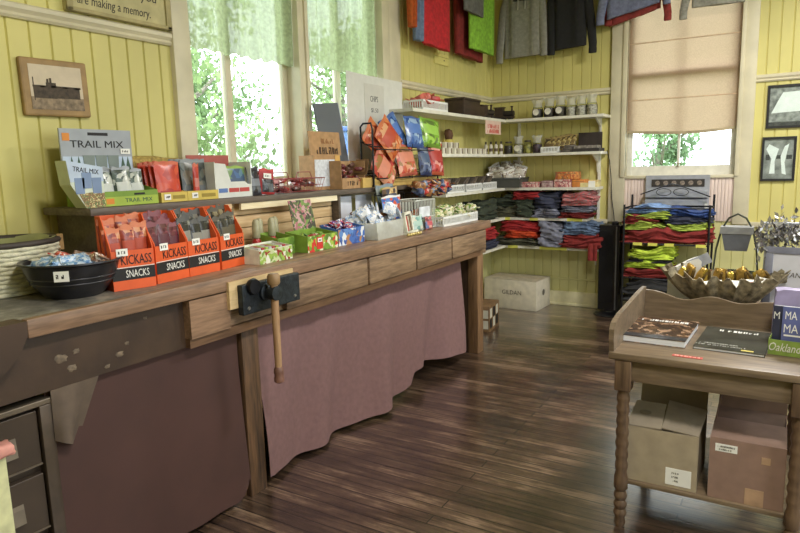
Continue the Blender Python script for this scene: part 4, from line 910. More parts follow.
# top shelf
plastic_tray('white slotted tray with red packets on the topmost shelf', (.165, -1.66, 1.816), Q, .42, .17, .075, 22)
fill('red_packet', 'red packet heaped in the tray on the topmost shelf', 'red packets on the topmost shelf', (.12, .2, -1.82, -1.5, 1.85, 1.92), [mat('packet_red', (184, 60, 56), .35, var=.25), mat('packet_rust', (206, 110, 96), .35, var=.2)], 14, .07)
DW = wood('dark_walnut', (40, 30, 26), (66, 50, 42), 0, 6, .5)
t = thing('wooden_box', 'dark brown wooden box on the topmost shelf near the corner', 'box', (.14, -.87, 1.816), Q)
MB().b2(-.24, .1, -.09, .09, 0, .13, .004).build('body', DW, t, 40); MB().b2(.0, .24, -.075, .075, 0, .10, .004).build('drawer', DW, t, 40); MB().b2(-.245, .105, -.095, .095, .13, .15, .004).build('lid', DW, t, 40)
def train(loc, rz, s, label):
    t = thing('model_engine', label, 'ornament', loc, rz)
    MB().b2(-.1*s, .1*s, -.03*s, .03*s, .02*s, .04*s).build('frame', DW, t)
    MB().lathe([(.025*s, 0), (.027*s, .005*s), (.027*s, .1*s), (.02*s, .105*s)], 14).build('boiler', mat('engine_black', (48, 42, 40), .4), t, 40, (0, 0, .065*s), rot=(0, PI/2, 0))
    MB().b2(-.085*s, -.0*s, -.03*s, .03*s, .04*s, .12*s).build('cab', DW, t); MB().b2(-.095*s, .01*s, -.036*s, .036*s, .12*s, .128*s).build('roof', DW, t); MB().lathe([(.01*s, 0), (.008*s, .03*s), (.016*s, .045*s)], 10).build('chimney', DW, t, 40, (.08*s, 0, .09*s))
    for x in (-.065, .0, .065):
        for y in (-.03, .03): MB().lathe([(.02*s, -.004*s), (.02*s, .004*s)], 14).build('wheel', mat('engine_black', (48, 42, 40), .4), t, 40, (x*s, y*s, .02*s), rot=(PI/2, 0, 0))
train((.15, -.47, 1.816), Q-.3, 1.0, 'dark wooden model engine beside the brown box on the topmost shelf')
train((.2, -.14, 1.816), .1, 1.0, 'second dark model engine, right in the corner of the topmost shelf')
def jar(label, loc, r, h, cm, group, lab=True, lid=None, kd='jar'):
    t = thing('glass_jar', label, kd, loc, 0, group); x0 = loc[0]*9
    MB().lathe([(r*.85, .0), (r, h*.12), (r*1.04, h*.4), (r*.95, h*.68), (r*.7, h*.85), (r*.66, h*.9)], 18, caps=(True, False)).build('glass', CLEAR, t, 40)
    MB().lathe([(r*.8, .004), (r*.94, h*.12), (r*.97, h*.4), (r*.88, h*.66), (r*.4, h*.7)], 16).build('contents', cm, t, 40)
    if lab: MB().lathe([(.03, 0), (.03, .002)], 18).build('label', mat('round_label', (226, 222, 208), .5), t, 40, (0, -r*1.04-.001, h*.42), rot=(PI/2, 0, 0))
    if lid: MB().lathe([(r*.72, h*.89), (r*.76, h*.9), (r*.76, h), (0, h)], 16, caps=(True, False)).build('lid', lid, t, 40)
    else: MB().sheet(lambda u, v: ((r*.85-r*.3*v+r*.75*max(0, v-.45))*math.cos(u*2*PI)*(1+.22*v*math.sin(u*40+x0)), (r*.85-r*.3*v+r*.75*max(0, v-.45))*math.sin(u*2*PI)*(1+.22*v*math.cos(u*34)), h*.78+h*.55*v+.006*math.sin(u*30)*v), 40, 6).build('wrap_top', WRAP, t, 40)
    return t
JBK = mat('jar_dark', (66, 58, 54), .5, var=.3, scale=60); JWH = mat('jar_pale', (214, 208, 196), .6, c2=(104, 98, 92), scale=60); WRAP = cloth_thin('clear_wrap', (236, 236, 226), .4, .45, 40, .04)
for k, (x, c, lab) in enumerate(((.555, JBK, 'leftmost dark filled glass jar on the topmost shelf'), (.668, JBK, 'second dark filled jar from the left on the topmost shelf'), (.772, JBK, 'third dark jar on the topmost shelf, round white label'), (.872, JWH, 'pale filled glass jar right of the three dark ones, topmost shelf'), (.965, JWH, 'narrow pale jar second from the right on the topmost shelf'), (1.06, JWH, 'rightmost pale glass jar on the topmost shelf'))):
    jar(lab, (x, -.18, 1.816), .05, .125+.006*(k % 3), c, 'glass jars on the topmost shelf', k < 3)
# second shelf
t = MB().b2(0, .001, -.18, .18, -.12, .0).build('hanging_sign', mat('sign_pink', (226, 196, 180), .6, var=.03), None, loc=(.273, -.58, 1.79))
tag(t, 'pink and white card sign hanging from the edge of the topmost shelf', 'sign'); marks(t, (.002, 0, -.05), .26, .035, ink('signred', (206, 84, 74)), rot=(PI/2, 0, PI/2), seed=3); marks(t, (.002, 0, -.092), .28, .035, ink('signred', (206, 84, 74)), rot=(PI/2, 0, PI/2), seed=5)
SOAP = mat('soap_white', (222, 216, 200), .6, var=.05); SOAPL = ink('soapband', (96, 78, 64))
k = 0
for row, (x, n, z) in enumerate(((.19, 9, 1.491), (.125, 4, 1.541))):
    for i in range(n):
        t = thing('soap_box', 'small white box with brown band in the row on the second shelf', 'box', (x, -1.46+i*.105+(.06 if row else 0), z if not row else 1.491), Q, 'small white boxes on the second shelf')
        hh = .05 if not row else .1
        MB().b2(-.022, .022, -.03, .03, 0, hh, .002).build('carton', SOAP, t, 40); bx('band', SOAPL, t, .006, .0225, -.0308, -.03, 0.004, hh-.004)
an = thing('ornament', 'small brown and yellow figure ornament on the second shelf', 'ornament', (.07, -1.09, 1.491), Q)
MB().lathe([(.04, 0), (.035, .05), (.045, .1), (.03, .13)], 16).build('base', mat('ornament_yellow', (196, 180, 90), .6), an, 40); MB().puff((0, 0, .17), (.07, .06, .09), 4, .2, 5, .7).build('head', mat('ornament_brown', (96, 66, 46), .7), an, 60); 
for s in (-1, 1): MB().lathe([(.012, 0), (.014, .04), (.006, .07)], 10).build('arm', mat('ornament_yellow', (196, 180, 90), .6), an, 40, (s*.045, 0, .07), rot=(0, s*.7, 0))
for k, x in enumerate((.05, .095, .14, .185)):
    t = thing('tube', 'white slim bottle with dark stripe in the corner of the second shelf', 'bottle', (x+.01, -.26+.02*k, 1.491), 0, 'slim white bottles on the second shelf')
    MB().lathe([(.016, 0), (.018, .005), (.018, .085), (.01, .1)], 12).build('body', SOAP, t, 40); MB().lathe([(.008, .1), (.01, .125), (0, .126)], 10, caps=(True, False)).build('cap', JBK, t, 40); MB().lathe([(.0185, .03), (.0185, .06)], 12, caps=(False, False)).build('band', SOAPL, t, 40)
for k, (x, r, h, c, lab) in enumerate(((.26, .042, .12, JBK, 'squat dark jar on the second shelf next to the slim white bottles'), (.365, .045, .125, JWH, 'squat pale jar on the second shelf'), (.455, .04, .125, mat('jar_yellow', (190, 184, 96), .5, c2=(60, 60, 56), scale=30), 'jar with yellow lower half on the second shelf'), (.55, .045, .125, mat('jar_violet', (96, 76, 90), .5, c2=(50, 44, 52), scale=30), 'violet filled jar beside the slotted tray on the second shelf'))):
    jar(lab, (x, -.17, 1.491), r, h, c, 'squat jars on the second shelf', k == 1, JBK if k % 2 == 0 else None)
plastic_tray('small white slotted tray under the gold packets on the second shelf', (.69, -.16, 1.491), 0, .17, .16, .055, 11)
GD = bagm('gold', [(150, 130, 80), (96, 80, 56), (176, 160, 110), (66, 58, 50)], (110, 92, 60), (160, 140, 90), 26)
for k in range(5): pouch('gold_packet', .13, .13, .03, GD, 170+k, 'gold and brown packet standing in a row above the slotted tray, second shelf', 'packet', (.665+.047*k, -.19+.006*k, 1.5+.008*k), (R_(-14), R_(4), -.25), 'gold packets on the second shelf')
t = thing('dark_case', 'open black case with grey contents at the right end of the second shelf', 'case', (1.02, -.15, 1.491), 0)
bx('base', mat('case_black', (52, 48, 48), .5), t, -.115, .13, -.1, .1, 0, .03); MB().b2(-.1, .115, .06, .075, .03, .175).build('lid', mat('case_lid', (58, 50, 48), .5), t); bx('contents', mat('case_grey', (140, 134, 126), .5, var=.3, scale=60), t, -.1, .11, -.09, .05, .03, .055)
for k in range(3): tag(MB().b2(-.05, .05, -.07, .07, 0, .02, .003).build('grey_packet', mat('packet_grey', (96, 90, 84), .4, var=.3, scale=40), None, 40, (.845+.01*k, -.16, 1.492+.021*k), .1*k), 'flat dark grey packet stacked left of the black case', 'packet', 'flat grey packets on the second shelf')
# third shelf
for k, (y, lab) in enumerate(((-1.34, 'nearest long white tray on the third shelf'), (-.98, 'middle long white tray on the third shelf'), (-.63, 'white tray on the third shelf beside the grey bin'))):
    plastic_tray(lab, (.175, y, 1.171), Q, .33, .17, .065, 14)
    for i in range(5):
        o = MB().box((0, 0, .0), (.10, .012, .14), None, .004).build('dark_wallet', mat('wallet_%d' % (i % 3), ((84, 76, 68), (110, 98, 86), (60, 56, 52))[i % 3], .5, var=.2, scale=30), None, 40, (.175, y-.12+.055*i, 1.243), rot=(R_(-52)+.1*(i % 2), 0, .2*(i % 3-1)))
        tag(o, 'dark flat packet leaning in a white tray on the third shelf', 'packet', 'dark packets in the third shelf trays')
GBN = mat('bin_grey', (78, 80, 76), .5, var=.08)
t = thing('storage_bin', 'dark grey plastic bin in the corner of the third shelf, full of clear bags', 'bin', (.235, -.175, 1.171), .06)
mb = MB(); w, d, h = .36, .27, .09
mb.skin([[(-w/2, -d/2, 0), (w/2, -d/2, 0), (w/2, d/2, 0), (-w/2, d/2, 0)], [(-w/2-.01, -d/2-.01, h), (w/2+.01, -d/2-.01, h), (w/2+.01, d/2+.01, h), (-w/2-.01, d/2+.01, h)]], True, (True, False))
mb.skin([[(-w/2+.006, -d/2+.006, .004), (w/2-.006, -d/2+.006, .004), (w/2-.006, d/2-.006, .004), (-w/2+.006, d/2-.006, .004)], [(-w/2-.004, -d/2-.004, h), (w/2+.004, -d/2-.004, h), (w/2+.004, d/2+.004, h), (-w/2-.004, d/2+.004, h)]], True, (True, False)); mb.build('body', GBN, t)
MB().tube([(-w/2-.012, -d/2-.012, h), (w/2+.012, -d/2-.012, h), (w/2+.012, d/2-.0, h), (-w/2-.012, d/2-.0, h)], .006, 6, True).build('rim', GBN, t, 60)
BAGM = [printed('clear_bag', [(176, 166, 150), (206, 200, 188), (130, 112, 98), (222, 218, 210)], 50, .15), ink('bagclear', (196, 190, 178)), ink('bagend', (210, 208, 200))]
for k in range(14):
    o = pouch_mesh(.13, .12, .05, 200+k, nu=8, nv=8).build('clear_bag', BAGM, None, 60, (.13+.058*(k % 5), -.24+.07*((k//5) % 3), 1.2+.045*(k//5)+.02*(k % 2)), rot=(-.3+.5*rnd.random(), rnd.random()-.5, rnd.random()*2-1))
    tag(o, 'crinkled clear bag of small things heaped in the dark grey bin', 'bag', 'clear bags in the grey bin')
PKP = printed('pink_print', [(206, 150, 144), (186, 110, 110), (222, 196, 186), (150, 80, 90)], 34, .4); ORP = printed('orange_print', [(206, 130, 70), (222, 160, 96), (190, 100, 60), (150, 110, 80)], 34, .4)
for x, w, z, h, m_, lab in ((.505, .18, 1.171, .05, PKP, 'low pink printed box beside the grey bin on the third shelf'), (.672, .11, 1.171, .06, mat('maroon_box', (130, 80, 90), .5, c2=(200, 180, 176), scale=40), 'maroon and white box between pink and orange boxes'), (.82, .165, 1.171, .07, PKP, 'pink and brown box under the orange box'), (.85, .2, 1.242, .07, ORP, 'orange printed box stacked on top, third shelf'), (.965, .11, 1.171, .068, mat('orange_box', (216, 138, 72), .5), 'plain orange box at the foot of the stack, third shelf')):
    t = thing('gift_box', lab, 'box', (x, -.16, z), 0); MB().b2(-w/2, w/2, -.08, .08, 0, h, .002).build('carton', m_, t, 40); bx('lid_line', SOAPL, t, -w/2+.002, w/2-.002, -.0808, -.08, h*.72, h*.76)
t = thing('card_tray', 'pale yellow tray with white label at the right end of the third shelf', 'tray', (1.06, -.16, 1.171), 0); tray(MB(), .15, .17, .04, .06).build('carton', mat('tray_cream', (222, 206, 150), .6), t); bx('label', TAGM, t, .0, .06, -.0875, -.085, -.02, .055)
# small padlock-less cord
tag(MB().tube([(1.185, -.1, 1.5), (1.205, -.08, 1.4), (1.215, -.05, 1.25), (1.225, -.04, 1.05), (1.25, -.05, .9), (1.262, -.09, .855)], .004, 6).build('power_cord', BLACK, None, 60), 'dark cord hanging from the second shelf down to the tower fan', 'cord')

# ------------------------------------------------------------------ folded clothes
def cl(n, c, var=.16): return mat('cloth_'+n, c, .9, var=var, scale=34, bump=.25, bscale=90)
CGRN, CRED, CNAV, CGRY, CBLU, CORA, CDRD, CMIX = cl('darkgreen', (58, 66, 52)), cl('red', (168, 44, 46)), cl('navy', (58, 62, 82)), cl('greyblue', (128, 130, 146)), cl('denim', (96, 116, 146), .3), cl('orange', (214, 84, 44)), cl('darkred', (132, 42, 40)), mat('cloth_redmix', (196, 80, 84), .9, c2=(140, 130, 130), scale=50)
COLV = cl('olive', (92, 92, 74)); CBLK = cl('black', (44, 44, 46))
def folded(name, label, loc, d, m, seed, group, rz=0., n=3, sag=0.):
    """folded garment: stacked soft layers in one mesh plus a collar fold"""
    mb = MB(); w, dd, h = d
    for k in range(n):
        mb.puff(((k % 2-.5)*.02, .012*((k+1) % 2), h*(k+.5)/n), (w*(1-.03*k), dd*(1-.02*k), h/n*1.3), seed+k*2.3, .2, 10, .25)
    for v in mb.bm.verts:          # the pile sags and bunches like soft cloth
        p = v.co; q = min(1, max(0, p.z/h))
        p.z = max(.002, p.z+h*q*(.42*noise.noise(Vector((p.x*6+seed, p.y*3, seed*1.3)))+.16*noise.noise(Vector((p.x*19+seed, p.y*11, p.z*9)))))
        p.z = max(.002, p.z+sag*q*math.sin(p.x*15+seed*1.7))
        p.y += .03*noise.noise(Vector((p.x*9+seed, p.z*16, 3.1)))
        p.x += .012*noise.noise(Vector((p.y*9+seed, p.z*16, 7.1)))
    o = mb.build(name, m, None, 60, loc, rz); return tag(o, label, 'clothes', group)
G4 = 'folded clothes on the fourth shelf'; G5 = 'folded clothes on the lowest shelf'
for x, y, z, d, m, lab in (
    (.14, -1.15, .885, (.22, .42, .14), CBLK, 'black folded garment on the fourth shelf nearest the counter end'),
    (.15, -.66, .885, (.22, .42, .16), CGRN, 'dark green folded garment on the left arm of the fourth shelf'),
    (.27, -.17, .885, (.33, .26, .10), COLV, 'olive folded garment low in the corner of the fourth shelf'),
    (.25, -.16, .985, (.3, .25, .09), CGRN, 'dark green folded garment on top of the olive one in the corner'),
    (.48, -.17, 1.055, (.26, .26, .075), CRED, 'red folded garment at the top of the fourth shelf row'),
    (.47, -.17, .885, (.18, .26, .17), CGRN, 'dark green folded garment below the red one, fourth shelf'),
    (.68, -.17, .885, (.24, .27, .09), CGRY, 'grey blue folded shirt in the middle of the fourth shelf'),
    (.68, -.16, .975, (.26, .26, .14), CNAV, 'navy folded garment above the grey blue shirt'),
    (.95, -.17, .885, (.26, .27, .055), CDRD, 'dark red folded shirt at the bottom right of the fourth shelf'),
    (.96, -.17, .94, (.27, .26, .06), CGRY, 'grey folded shirt between the red ones, fourth shelf'),
    (.97, -.17, 1.0, (.28, .27, .11), CMIX, 'coral red mottled folded shirt on top at the right of the fourth shelf')):
    folded('folded_garment', lab, (x, y, z), d, m, x*37+z*11, G4)
for x, y, z, d, m, lab in (
    (.15, -1.12, .611, (.22, .44, .2), CDRD, 'dark red folded garment on the lowest shelf nearest the counter end'),
    (.15, -.62, .611, (.22, .44, .09), CNAV, 'navy folded garment on the left arm of the lowest shelf'),
    (.15, -.64, .70, (.22, .42, .11), CRED, 'red folded garment on the navy one, left arm of the lowest shelf'),
    (.39, -.17, .611, (.42, .27, .075), COLV, 'olive brown folded garment at the bottom of the lowest shelf'),
    (.43, -.18, .686, (.33, .27, .06), CORA, 'bright orange folded garment on the lowest shelf'),
    (.42, -.16, .745, (.42, .25, .10), CRED, 'wide red folded garment above the orange one, lowest shelf'),
    (.735, -.18, .611, (.24, .28, .22), CGRY, 'grey blue hooded garment in the middle of the lowest shelf'),
    (1.02, -.19, .611, (.36, .28, .12), CDRD, 'dark red folded garment at the right end of the lowest shelf'),
    (1.0, -.17, .73, (.34, .27, .125), CBLU, 'blue mottled folded garment on top at the right of the lowest shelf')):
    folded('folded_garment', lab, (x, y, z), d, m, x*31+z*13, G5)
tag(MB().sheet(lambda u, v: (1.10+.075*u, -.338-.006*math.sin(u*9), .66-.15*v), 8, 8, .012).build('hanging_sleeve', CDRD, None, 60), 'dark red sleeve hanging over the right end of the lowest shelf', 'clothes')

# ------------------------------------------------------------------ hanging garments
def garment(label, loc, rz, w, h, m, d=.09, sleeves=(), slope=0., hemw=1., band=None, extra=None, name='hanging_shirt', seed=1):
    """garment hung with its hem at local z=0; sleeves: (side, x at cuff, bottom z, width)"""
    t = thing(name, label, 'clothes', loc, rz)
    mb = MB(); n = 36; rings = []
    H_ = [0, .015, .06, .15, .3, .5, .7, .82, .9, .96, 1.0]
    for q in H_:
        hw = w/2*(hemw+(1-hemw)*min(1, q*2)); dd = d/2*(1.0 if q < .82 else (1-.5*(q-.82)/.18))
        if q > .82: hw *= 1-.62*((q-.82)/.18)**1.2
        R0 = []
        for i in range(n):
            a = 2*PI*i/n; c, s_ = math.cos(a), math.sin(a)
            fx = hw*math.copysign(abs(c)**.7, c); f = 1+(.35*math.sin(c*7+seed)+.22*math.sin(c*15+seed*2))*(1-.5*q)
            R0.append((fx, dd*math.copysign(abs(s_)**.6, s_)*f*(.55+.45*q), h*q+slope*fx*(1-q)))
        rings.append(R0)
    mb.skin(rings, True, (True, True)); body = mb.build('body', m, t, 60)
    for s, xc, zb, sw in sleeves:
        top = (s*w*.4, 0, h*.86); pts = [top, (s*w*.5, -.004, h*.7), (s*(w*.5+xc)/1-s*xc*.45, -.008, h*.45+zb*.5), (s*(w/2+xc), -.012, zb+.12*h), (s*(w/2+xc), -.012, zb)]
        rr_ = [sw*.62, sw*.58, sw*.52, sw*.46, sw*.40]
        mb = MB(); P = [Vector(p) for p in pts]; rg = []
        for p, r in zip(P, rr_): rg.append([(p.x+r*math.cos(2*PI*i/14)*.95, p.y+r*.5*math.sin(2*PI*i/14), p.z+.1*r*math.sin(4*PI*i/14)) for i in range(14)])
        mb.skin(rg); sl_ = mb.build('sleeve', m, t, 60)
        MB().lathe([(sw*.40, -.012), (sw*.43, -.004), (sw*.43, .03), (sw*.40, .038)], 14, sy=.55).build('cuff', band or m, sl_, 40, (s*(w/2+xc), -.012, zb))
    if extra: extra(t, w, h, d)
    # wire hanger in the shoulders
    MB().tube([(0, 0, h*.98), (0, 0, h+.05), (.02, 0, h+.075), (.0, 0, h+.095), (-.02, 0, h+.075)], .003, 6).build('hanger_hook', DKMET, t, 60)
    return t
ZR = 3.12
tag(MB().tube([(.13, -2.5, ZR+.01), (.13, -.3, ZR+.01)], .012, 10).build('clothes_rail', DKMET, None, 60), 'clothes rail above the garments on the left wall', 'rail')
tag(MB().tube([(.03, -.125, ZR+.01), (2.7, -.125, ZR+.01)], .012, 10).build('clothes_rail', DKMET, None, 60), 'clothes rail above the garments on the back wall', 'rail')
def hang(label, side, a, b, zhem, m, **k):
    w = b-a; h = ZR-.085-zhem
    loc = (.13, (a+b)/2, zhem) if side == 'l' else ((a+b)/2, -.125, zhem)
    return garment(label, loc, Q if side == 'l' else 0, w, h, m, **k)
CRST = cl('rust', (158, 112, 62)); CHRED = cl('brightred', (190, 40, 48)); CLIME = cl('lime', (138, 190, 62)); CHGRY = cl('midgrey', (148, 146, 138), .1); CSLT = cl('slate', (108, 108, 106)); CHBLK = cl('hoodblack', (34, 34, 36)); CBG = cl('bluegrey', (120, 126, 158)); CMAR = cl('maroon', (142, 54, 50)); CSOR = cl('softorange', (196, 96, 44)); CPBL = cl('powderblue', (112, 130, 160))
hang('narrow orange garment nearest the left window, beside the powder blue one', 'l', -1.815, -1.755, 2.43, CSOR, seed=3)
hang('narrow powder blue garment left of the red shirt', 'l', -1.75, -1.645, 2.345, CPBL, seed=4)
hang('bright red shirt hanging on the left wall above the wall plate', 'l', -1.63, -1.17, 2.335, CHRED, seed=5, slope=-.02)
hang('slate grey short top hanging over the dark red shirt on the left wall', 'l', -1.06, -.67, 2.68, CSLT, seed=7, d=.05).location.x = .215
hang('dark red shirt hanging behind the lime one', 'l', -.955, -.40, 2.35, CDRD, seed=8, slope=-.03).location.x = .085
hang('lime green shirt hanging nearest the corner on the left wall', 'l', -.86, -.33, 2.405, CLIME, seed=9, d=.07).location.x = .17
def hood_print(t, w, h, d):
    MB().b2(-.09, .08, -d/2-.004, -d/2+.01, .50, .58).build('chest_print', mat('print_dark', (66, 64, 62), .8), t)
    for x in (-.03, .04): MB().tube([(x, -d/2-.006, .62), (x+.003, -d/2-.008, .5), (x, -d/2-.006, .42)], .004, 6).build('drawstring', mat('string', (190, 186, 176), .8), t, 60)
    MB().puff((0, -.02, h*.96), (.24, .12, .12), 3, .1, 6, .6).build('hood', t.children[0].data.materials[0], t, 60)
hang('grey hooded sweatshirt hanging on the back wall next to the corner', 'b', .20, .565, 2.40, CHGRY, seed=10, sleeves=((-1, .045, -.03, .085), (1, .03, .0, .085)), extra=hood_print, slope=.02)
def hood_black(t, w, h, d):
    MB().b2(-.02, .03, -d/2-.004, -d/2+.01, .5, .56).build('chest_print', CHGRY, t)
    MB().puff((0, -.02, h*.96), (.24, .12, .12), 5, .1, 6, .6).build('hood', CHBLK, t, 60)
hang('black hooded sweatshirt hanging beside the grey one', 'b', .665, .985, 2.43, CHBLK, seed=11, sleeves=((-1, -.0, -.035, .085), (1, .06, -.055, .085)), extra=hood_black, slope=.06)
hang('maroon shirt hanging behind the blue grey one', 'b', 1.17, 1.60, 2.625, CMAR, seed=12, sleeves=((-1, .0, -.03, .08), (1, .06, -.05, .07)), slope=.24).location.y = -.095
hang('blue grey sweatshirt hanging left of the back window', 'b', 1.17, 1.60, 2.665, CBG, seed=13, d=.07, sleeves=((-1, .055, -.07, .085), (1, .06, .03, .07)), slope=.2).location.y = -.165
hang('light grey sweatshirt hanging over the top of the window blind', 'b', 1.845, 2.235, 2.63, cl('lightgrey', (150, 148, 140)), seed=14, sleeves=((-1, .06, -.07, .07),), slope=-.02)

# ------------------------------------------------------------------ on the floor in the corner
t = thing('cardboard_box', 'closed white cardboard carton on the floor under the corner shelves', 'box', (.4, -.16, 0), -.06)
CB = mat('box_white', (206, 198, 178), .75, var=.06)
MB().b2(-.30, .25, -.235, .115, 0, .285, .004).build('carton', CB, t, 40)
bx('top_flap', mat('box_white2', (190, 180, 158), .75), t, -.298, .248, -.233, .113, .2855, .290); bx('tape', mat('box_tape', (176, 160, 130), .4), t, -.3, .25, -.085, -.035, .2902, .2912)
lettering('GILDAN', t, (-.005, -.2358, .165), .2, .042, ink('boxgrey', (90, 86, 80)))
MB().lathe([(.03, 0), (.03, .001)], 20).build('emblem', ink('boxgrey', (90, 86, 80)), t, 40, (.2505, -.06, .16), rot=(0, PI/2, 0))
t = thing('crate', 'small brown printed carton on the floor beside the workbench leg', 'box', (.44, -1.16, 0), .12)
MB().b2(-.12, .08, -.16, .14, 0, .225, .003).build('carton', mat('crate_brown', (120, 92, 62), .7, var=.2), t, 40)
for k in range(3):
    for z in (.03, .12): bx('bottle_print', ink('bottlewhite', (200, 196, 180)) if (k+(z > .1)) % 2 else BLACK, t, .0802, .0815, -.14+.09*k, -.08+.09*k, z, z+.08)
for z in (.03, .12): bx('bottle_print', ink('bottlewhite', (200, 196, 180)), t, -.02, .07, -.1615, -.1602, z, z+.07)
t = thing('tower_fan', 'tall black tower fan standing on a round base', 'fan', (1.275, -.22, 0), -.15)
FBK = mat('fan_black', (30, 30, 33), .35, var=.1)
MB().lathe([(.146, 0), (.15, .008), (.138, .02), (.06, .032), (.05, .05)], 36).build('base', FBK, t, 40)
MB().prism([(-.095, -.06), (.095, -.06), (.105, .0), (.08, .075), (-.08, .075), (-.105, .0)], 'z', .05, .83).build('column', FBK, t, 40)
for k in range(16): bx('grille_slat', mat('fan_slat', (46, 46, 50), .4), t, -.085+.0075*k, -.0825+.0075*k, -.068, -.059, .12, .78)
bx('side_strip', mat('fan_silver', (150, 152, 156), .35, .6), t, .062, .072, -.07, -.058, .06, .82); MB().lathe([(.03, .83), (.032, .85), (.02, .862)], 16).build('control_cap', FBK, t, 40, (.03, 0, 0))
# wire rack with T-shirts under the window
t = thing('wire_rack', 'black wire rack of folded T-shirts under the back window', 'rack', (1.76, -.32, 0), 0)
mb = MB()
for x in (-.33, .33):
    for y, zt in ((-.16, 1.03), (.16, 1.10)): MB().tube([(x, y, 0), (x, y, zt)], .009, 8).build('post', DKMET, t, 60)
for z in (.20, .40, .70, 1.0):
    mb = MB(); mb.tube([(-.33, -.16, z), (.33, -.16, z), (.33, .16, z), (-.33, .16, z)], .006, 6, True)
    if z < .9:
        for k in range(9): mb.tube([(-.29+.0725*k, -.16, z), (-.29+.0725*k, .16, z)], .003, 5)
    mb.build('wire_shelf', DKMET, t, 60)
mb = MB(); mb.tube([(-.26, .16, 1.10), (-.1, .16, 1.16), (0, .16, 1.19), (.1, .16, 1.16), (.3, .16, 1.08)], .005, 6); mb.tube([(.06*math.cos(a*PI/10)-.07, .16, 1.12+.03*math.sin(a*PI/10)) for a in range(20)], .003, 5, True); mb.tube([(.06*math.cos(a*PI/10)+.07, .16, 1.12+.03*math.sin(a*PI/10)) for a in range(20)], .003, 5, True); mb.build('scroll', DKMET, t, 60)
for x in (-.25, -.13, .0, .24): bx('shelf_tag', TAPE, t, x, x+.075, -.168, -.166, .685, .71)
GT = 'folded T-shirts on the wire rack'
for x, z, w, h, m, lab in ((0, .705, .67, .11, CDRD, 'dark red T-shirt across the bottom of the upper rack shelf'), (-.17, .815, .31, .055, cl('ltlime', (176, 196, 84)), 'lime T-shirt on the left of the upper rack shelf'), (-.20, .865, .28, .05, CDRD, 'narrow dark red T-shirt above the lime one at left, upper rack shelf'), (.17, .815, .32, .055, cl('ltlime', (176, 196, 84)), 'lime T-shirt on the right of the upper rack shelf'), (.17, .865, .33, .06, CNAV, 'navy T-shirt above the lime one at right, upper rack shelf'),
        (-.15, .91, .36, .045, cl('ltlime', (176, 196, 84)), 'thin lime T-shirt second from top at left'), (-.14, .955, .36, .05, cl('skyblue', (120, 150, 196), .3), 'pale blue shiny T-shirt on top at left of the rack'), (.17, .92, .33, .065, cl('royal', (44, 70, 130), .3), 'royal blue T-shirt on top at right of the rack'),
        (-.13, .405, .38, .08, CDRD, 'dark red T-shirt at the bottom of the lower rack shelf'), (-.13, .485, .36, .05, cl('neon', (190, 214, 72)), 'neon yellow T-shirt on the dark red one, lower rack shelf'), (-.12, .535, .34, .03, CBLK, 'black T-shirt layer between the neon yellow ones'), (-.11, .565, .36, .085, cl('neon', (190, 214, 72)), 'thick neon yellow T-shirt on top of the lower rack shelf'), (.22, .405, .22, .07, CDRD, 'dark red T-shirt at the right of the lower rack shelf')):
    folded('folded_shirt', lab, (1.76+x, -.32, z), (w, .3, h), m, x*19+z*23, GT, n=2, sag=.022)
folded('dark_bag', 'black soft bag on the bottom of the wire rack', (1.72, -.34, .207), (.56, .3, .17), CBLK, 5, None, n=2)
# silver leaflet rack
t = thing('leaflet_rack', 'silver magazine rack with a dark picture strip, behind the T-shirt rack', 'rack', (1.79, -.075, .862), 0)
SIL = mat('silver_metal', (176, 180, 190), .4, .35, var=.08)
bx('back_panel', SIL, t, -.27, .25, .03, .04, 0, .40); 
for k in range(4): MB().prism([(-.03, .0+.07*k), (.03, .0+.07*k), (.03, .06+.07*k), (-.03, .05+.07*k)], 'x', -.26, .24).build('pocket', SIL, t)
bx('picture_strip', mat('strip_dark', (62, 58, 56), .4, var=.2), t, -.22, .21, .024, .03, .30, .365)
for k in range(6): MB().lathe([(.02, 0), (.02, .002)], 14).build('strip_photo', mat('strip_photo', (140, 128, 116), .5, var=.3, scale=60), t, 40, (-.17+.068*k, .0235, .333), rot=(PI/2, 0, 0))
for s, x in (('l', -.25), ('r', .235)): bx('side_clip', PLW, t, x-.012, x+.012, -.034, -.03, .1, .16)
# ------------------------------------------------------------------ washstand at the right
WS = wood('washstand_wood', (88, 74, 58), (136, 117, 94), 0, 5, .42, .1); WSV = wood('washstand_legwood', (80, 62, 48), (122, 98, 76), 2, 5, .45, .1)
X0, X1, Y0, Y1 = 2.062, 2.73, -3.765, -3.13
t = thing('washstand', 'old brown wooden washstand with a curved gallery and turned legs', 'table', (0, 0, 0))
MB().b2(X0, X1, Y0, Y1, .672, .70, .006).build('tabletop', WS, t, 40)
MB().b2(X0+.03, X1-.03, Y0+.02, Y0+.042, .592, .672, .003).build('front_apron', WS, t, 40)
MB().b2(X0+.03, X0+.05, Y0+.04, Y1-.04, .592, .672).build('side_apron', WS, t); MB().b2(X1-.05, X1-.03, Y0+.04, Y1-.04, .592, .672).build('side_apron', WS, t); MB().b2(X0+.03, X1-.03, Y1-.05, Y1-.03, .592, .672).build('back_apron', WS, t)
side = [(-3.75, .70), (-3.76, .745), (-3.757, .785), (-3.735, .805), (-3.69, .815), (-3.62, .822), (-3.52, .826), (-3.42, .83), (-3.3, .836), (-3.2, .838), (-3.13, .838), (-3.13, .70)]
for x in (X0, X1-.018): MB().prism(side, 'x', x, x+.018).build('gallery_side', WS, t)
bk_ = [(X0, .70), (X0, .822)]
for k in range(33):
    u = k/32; bk_.append((X0+.0+(X1-X0)*u, .818+.008*math.cos(u*2*PI*2)-.02*math.sin(u*PI)**2+.01*math.sin(u*PI*6)*math.sin(u*PI)))
bk_ += [(X1, .70)]
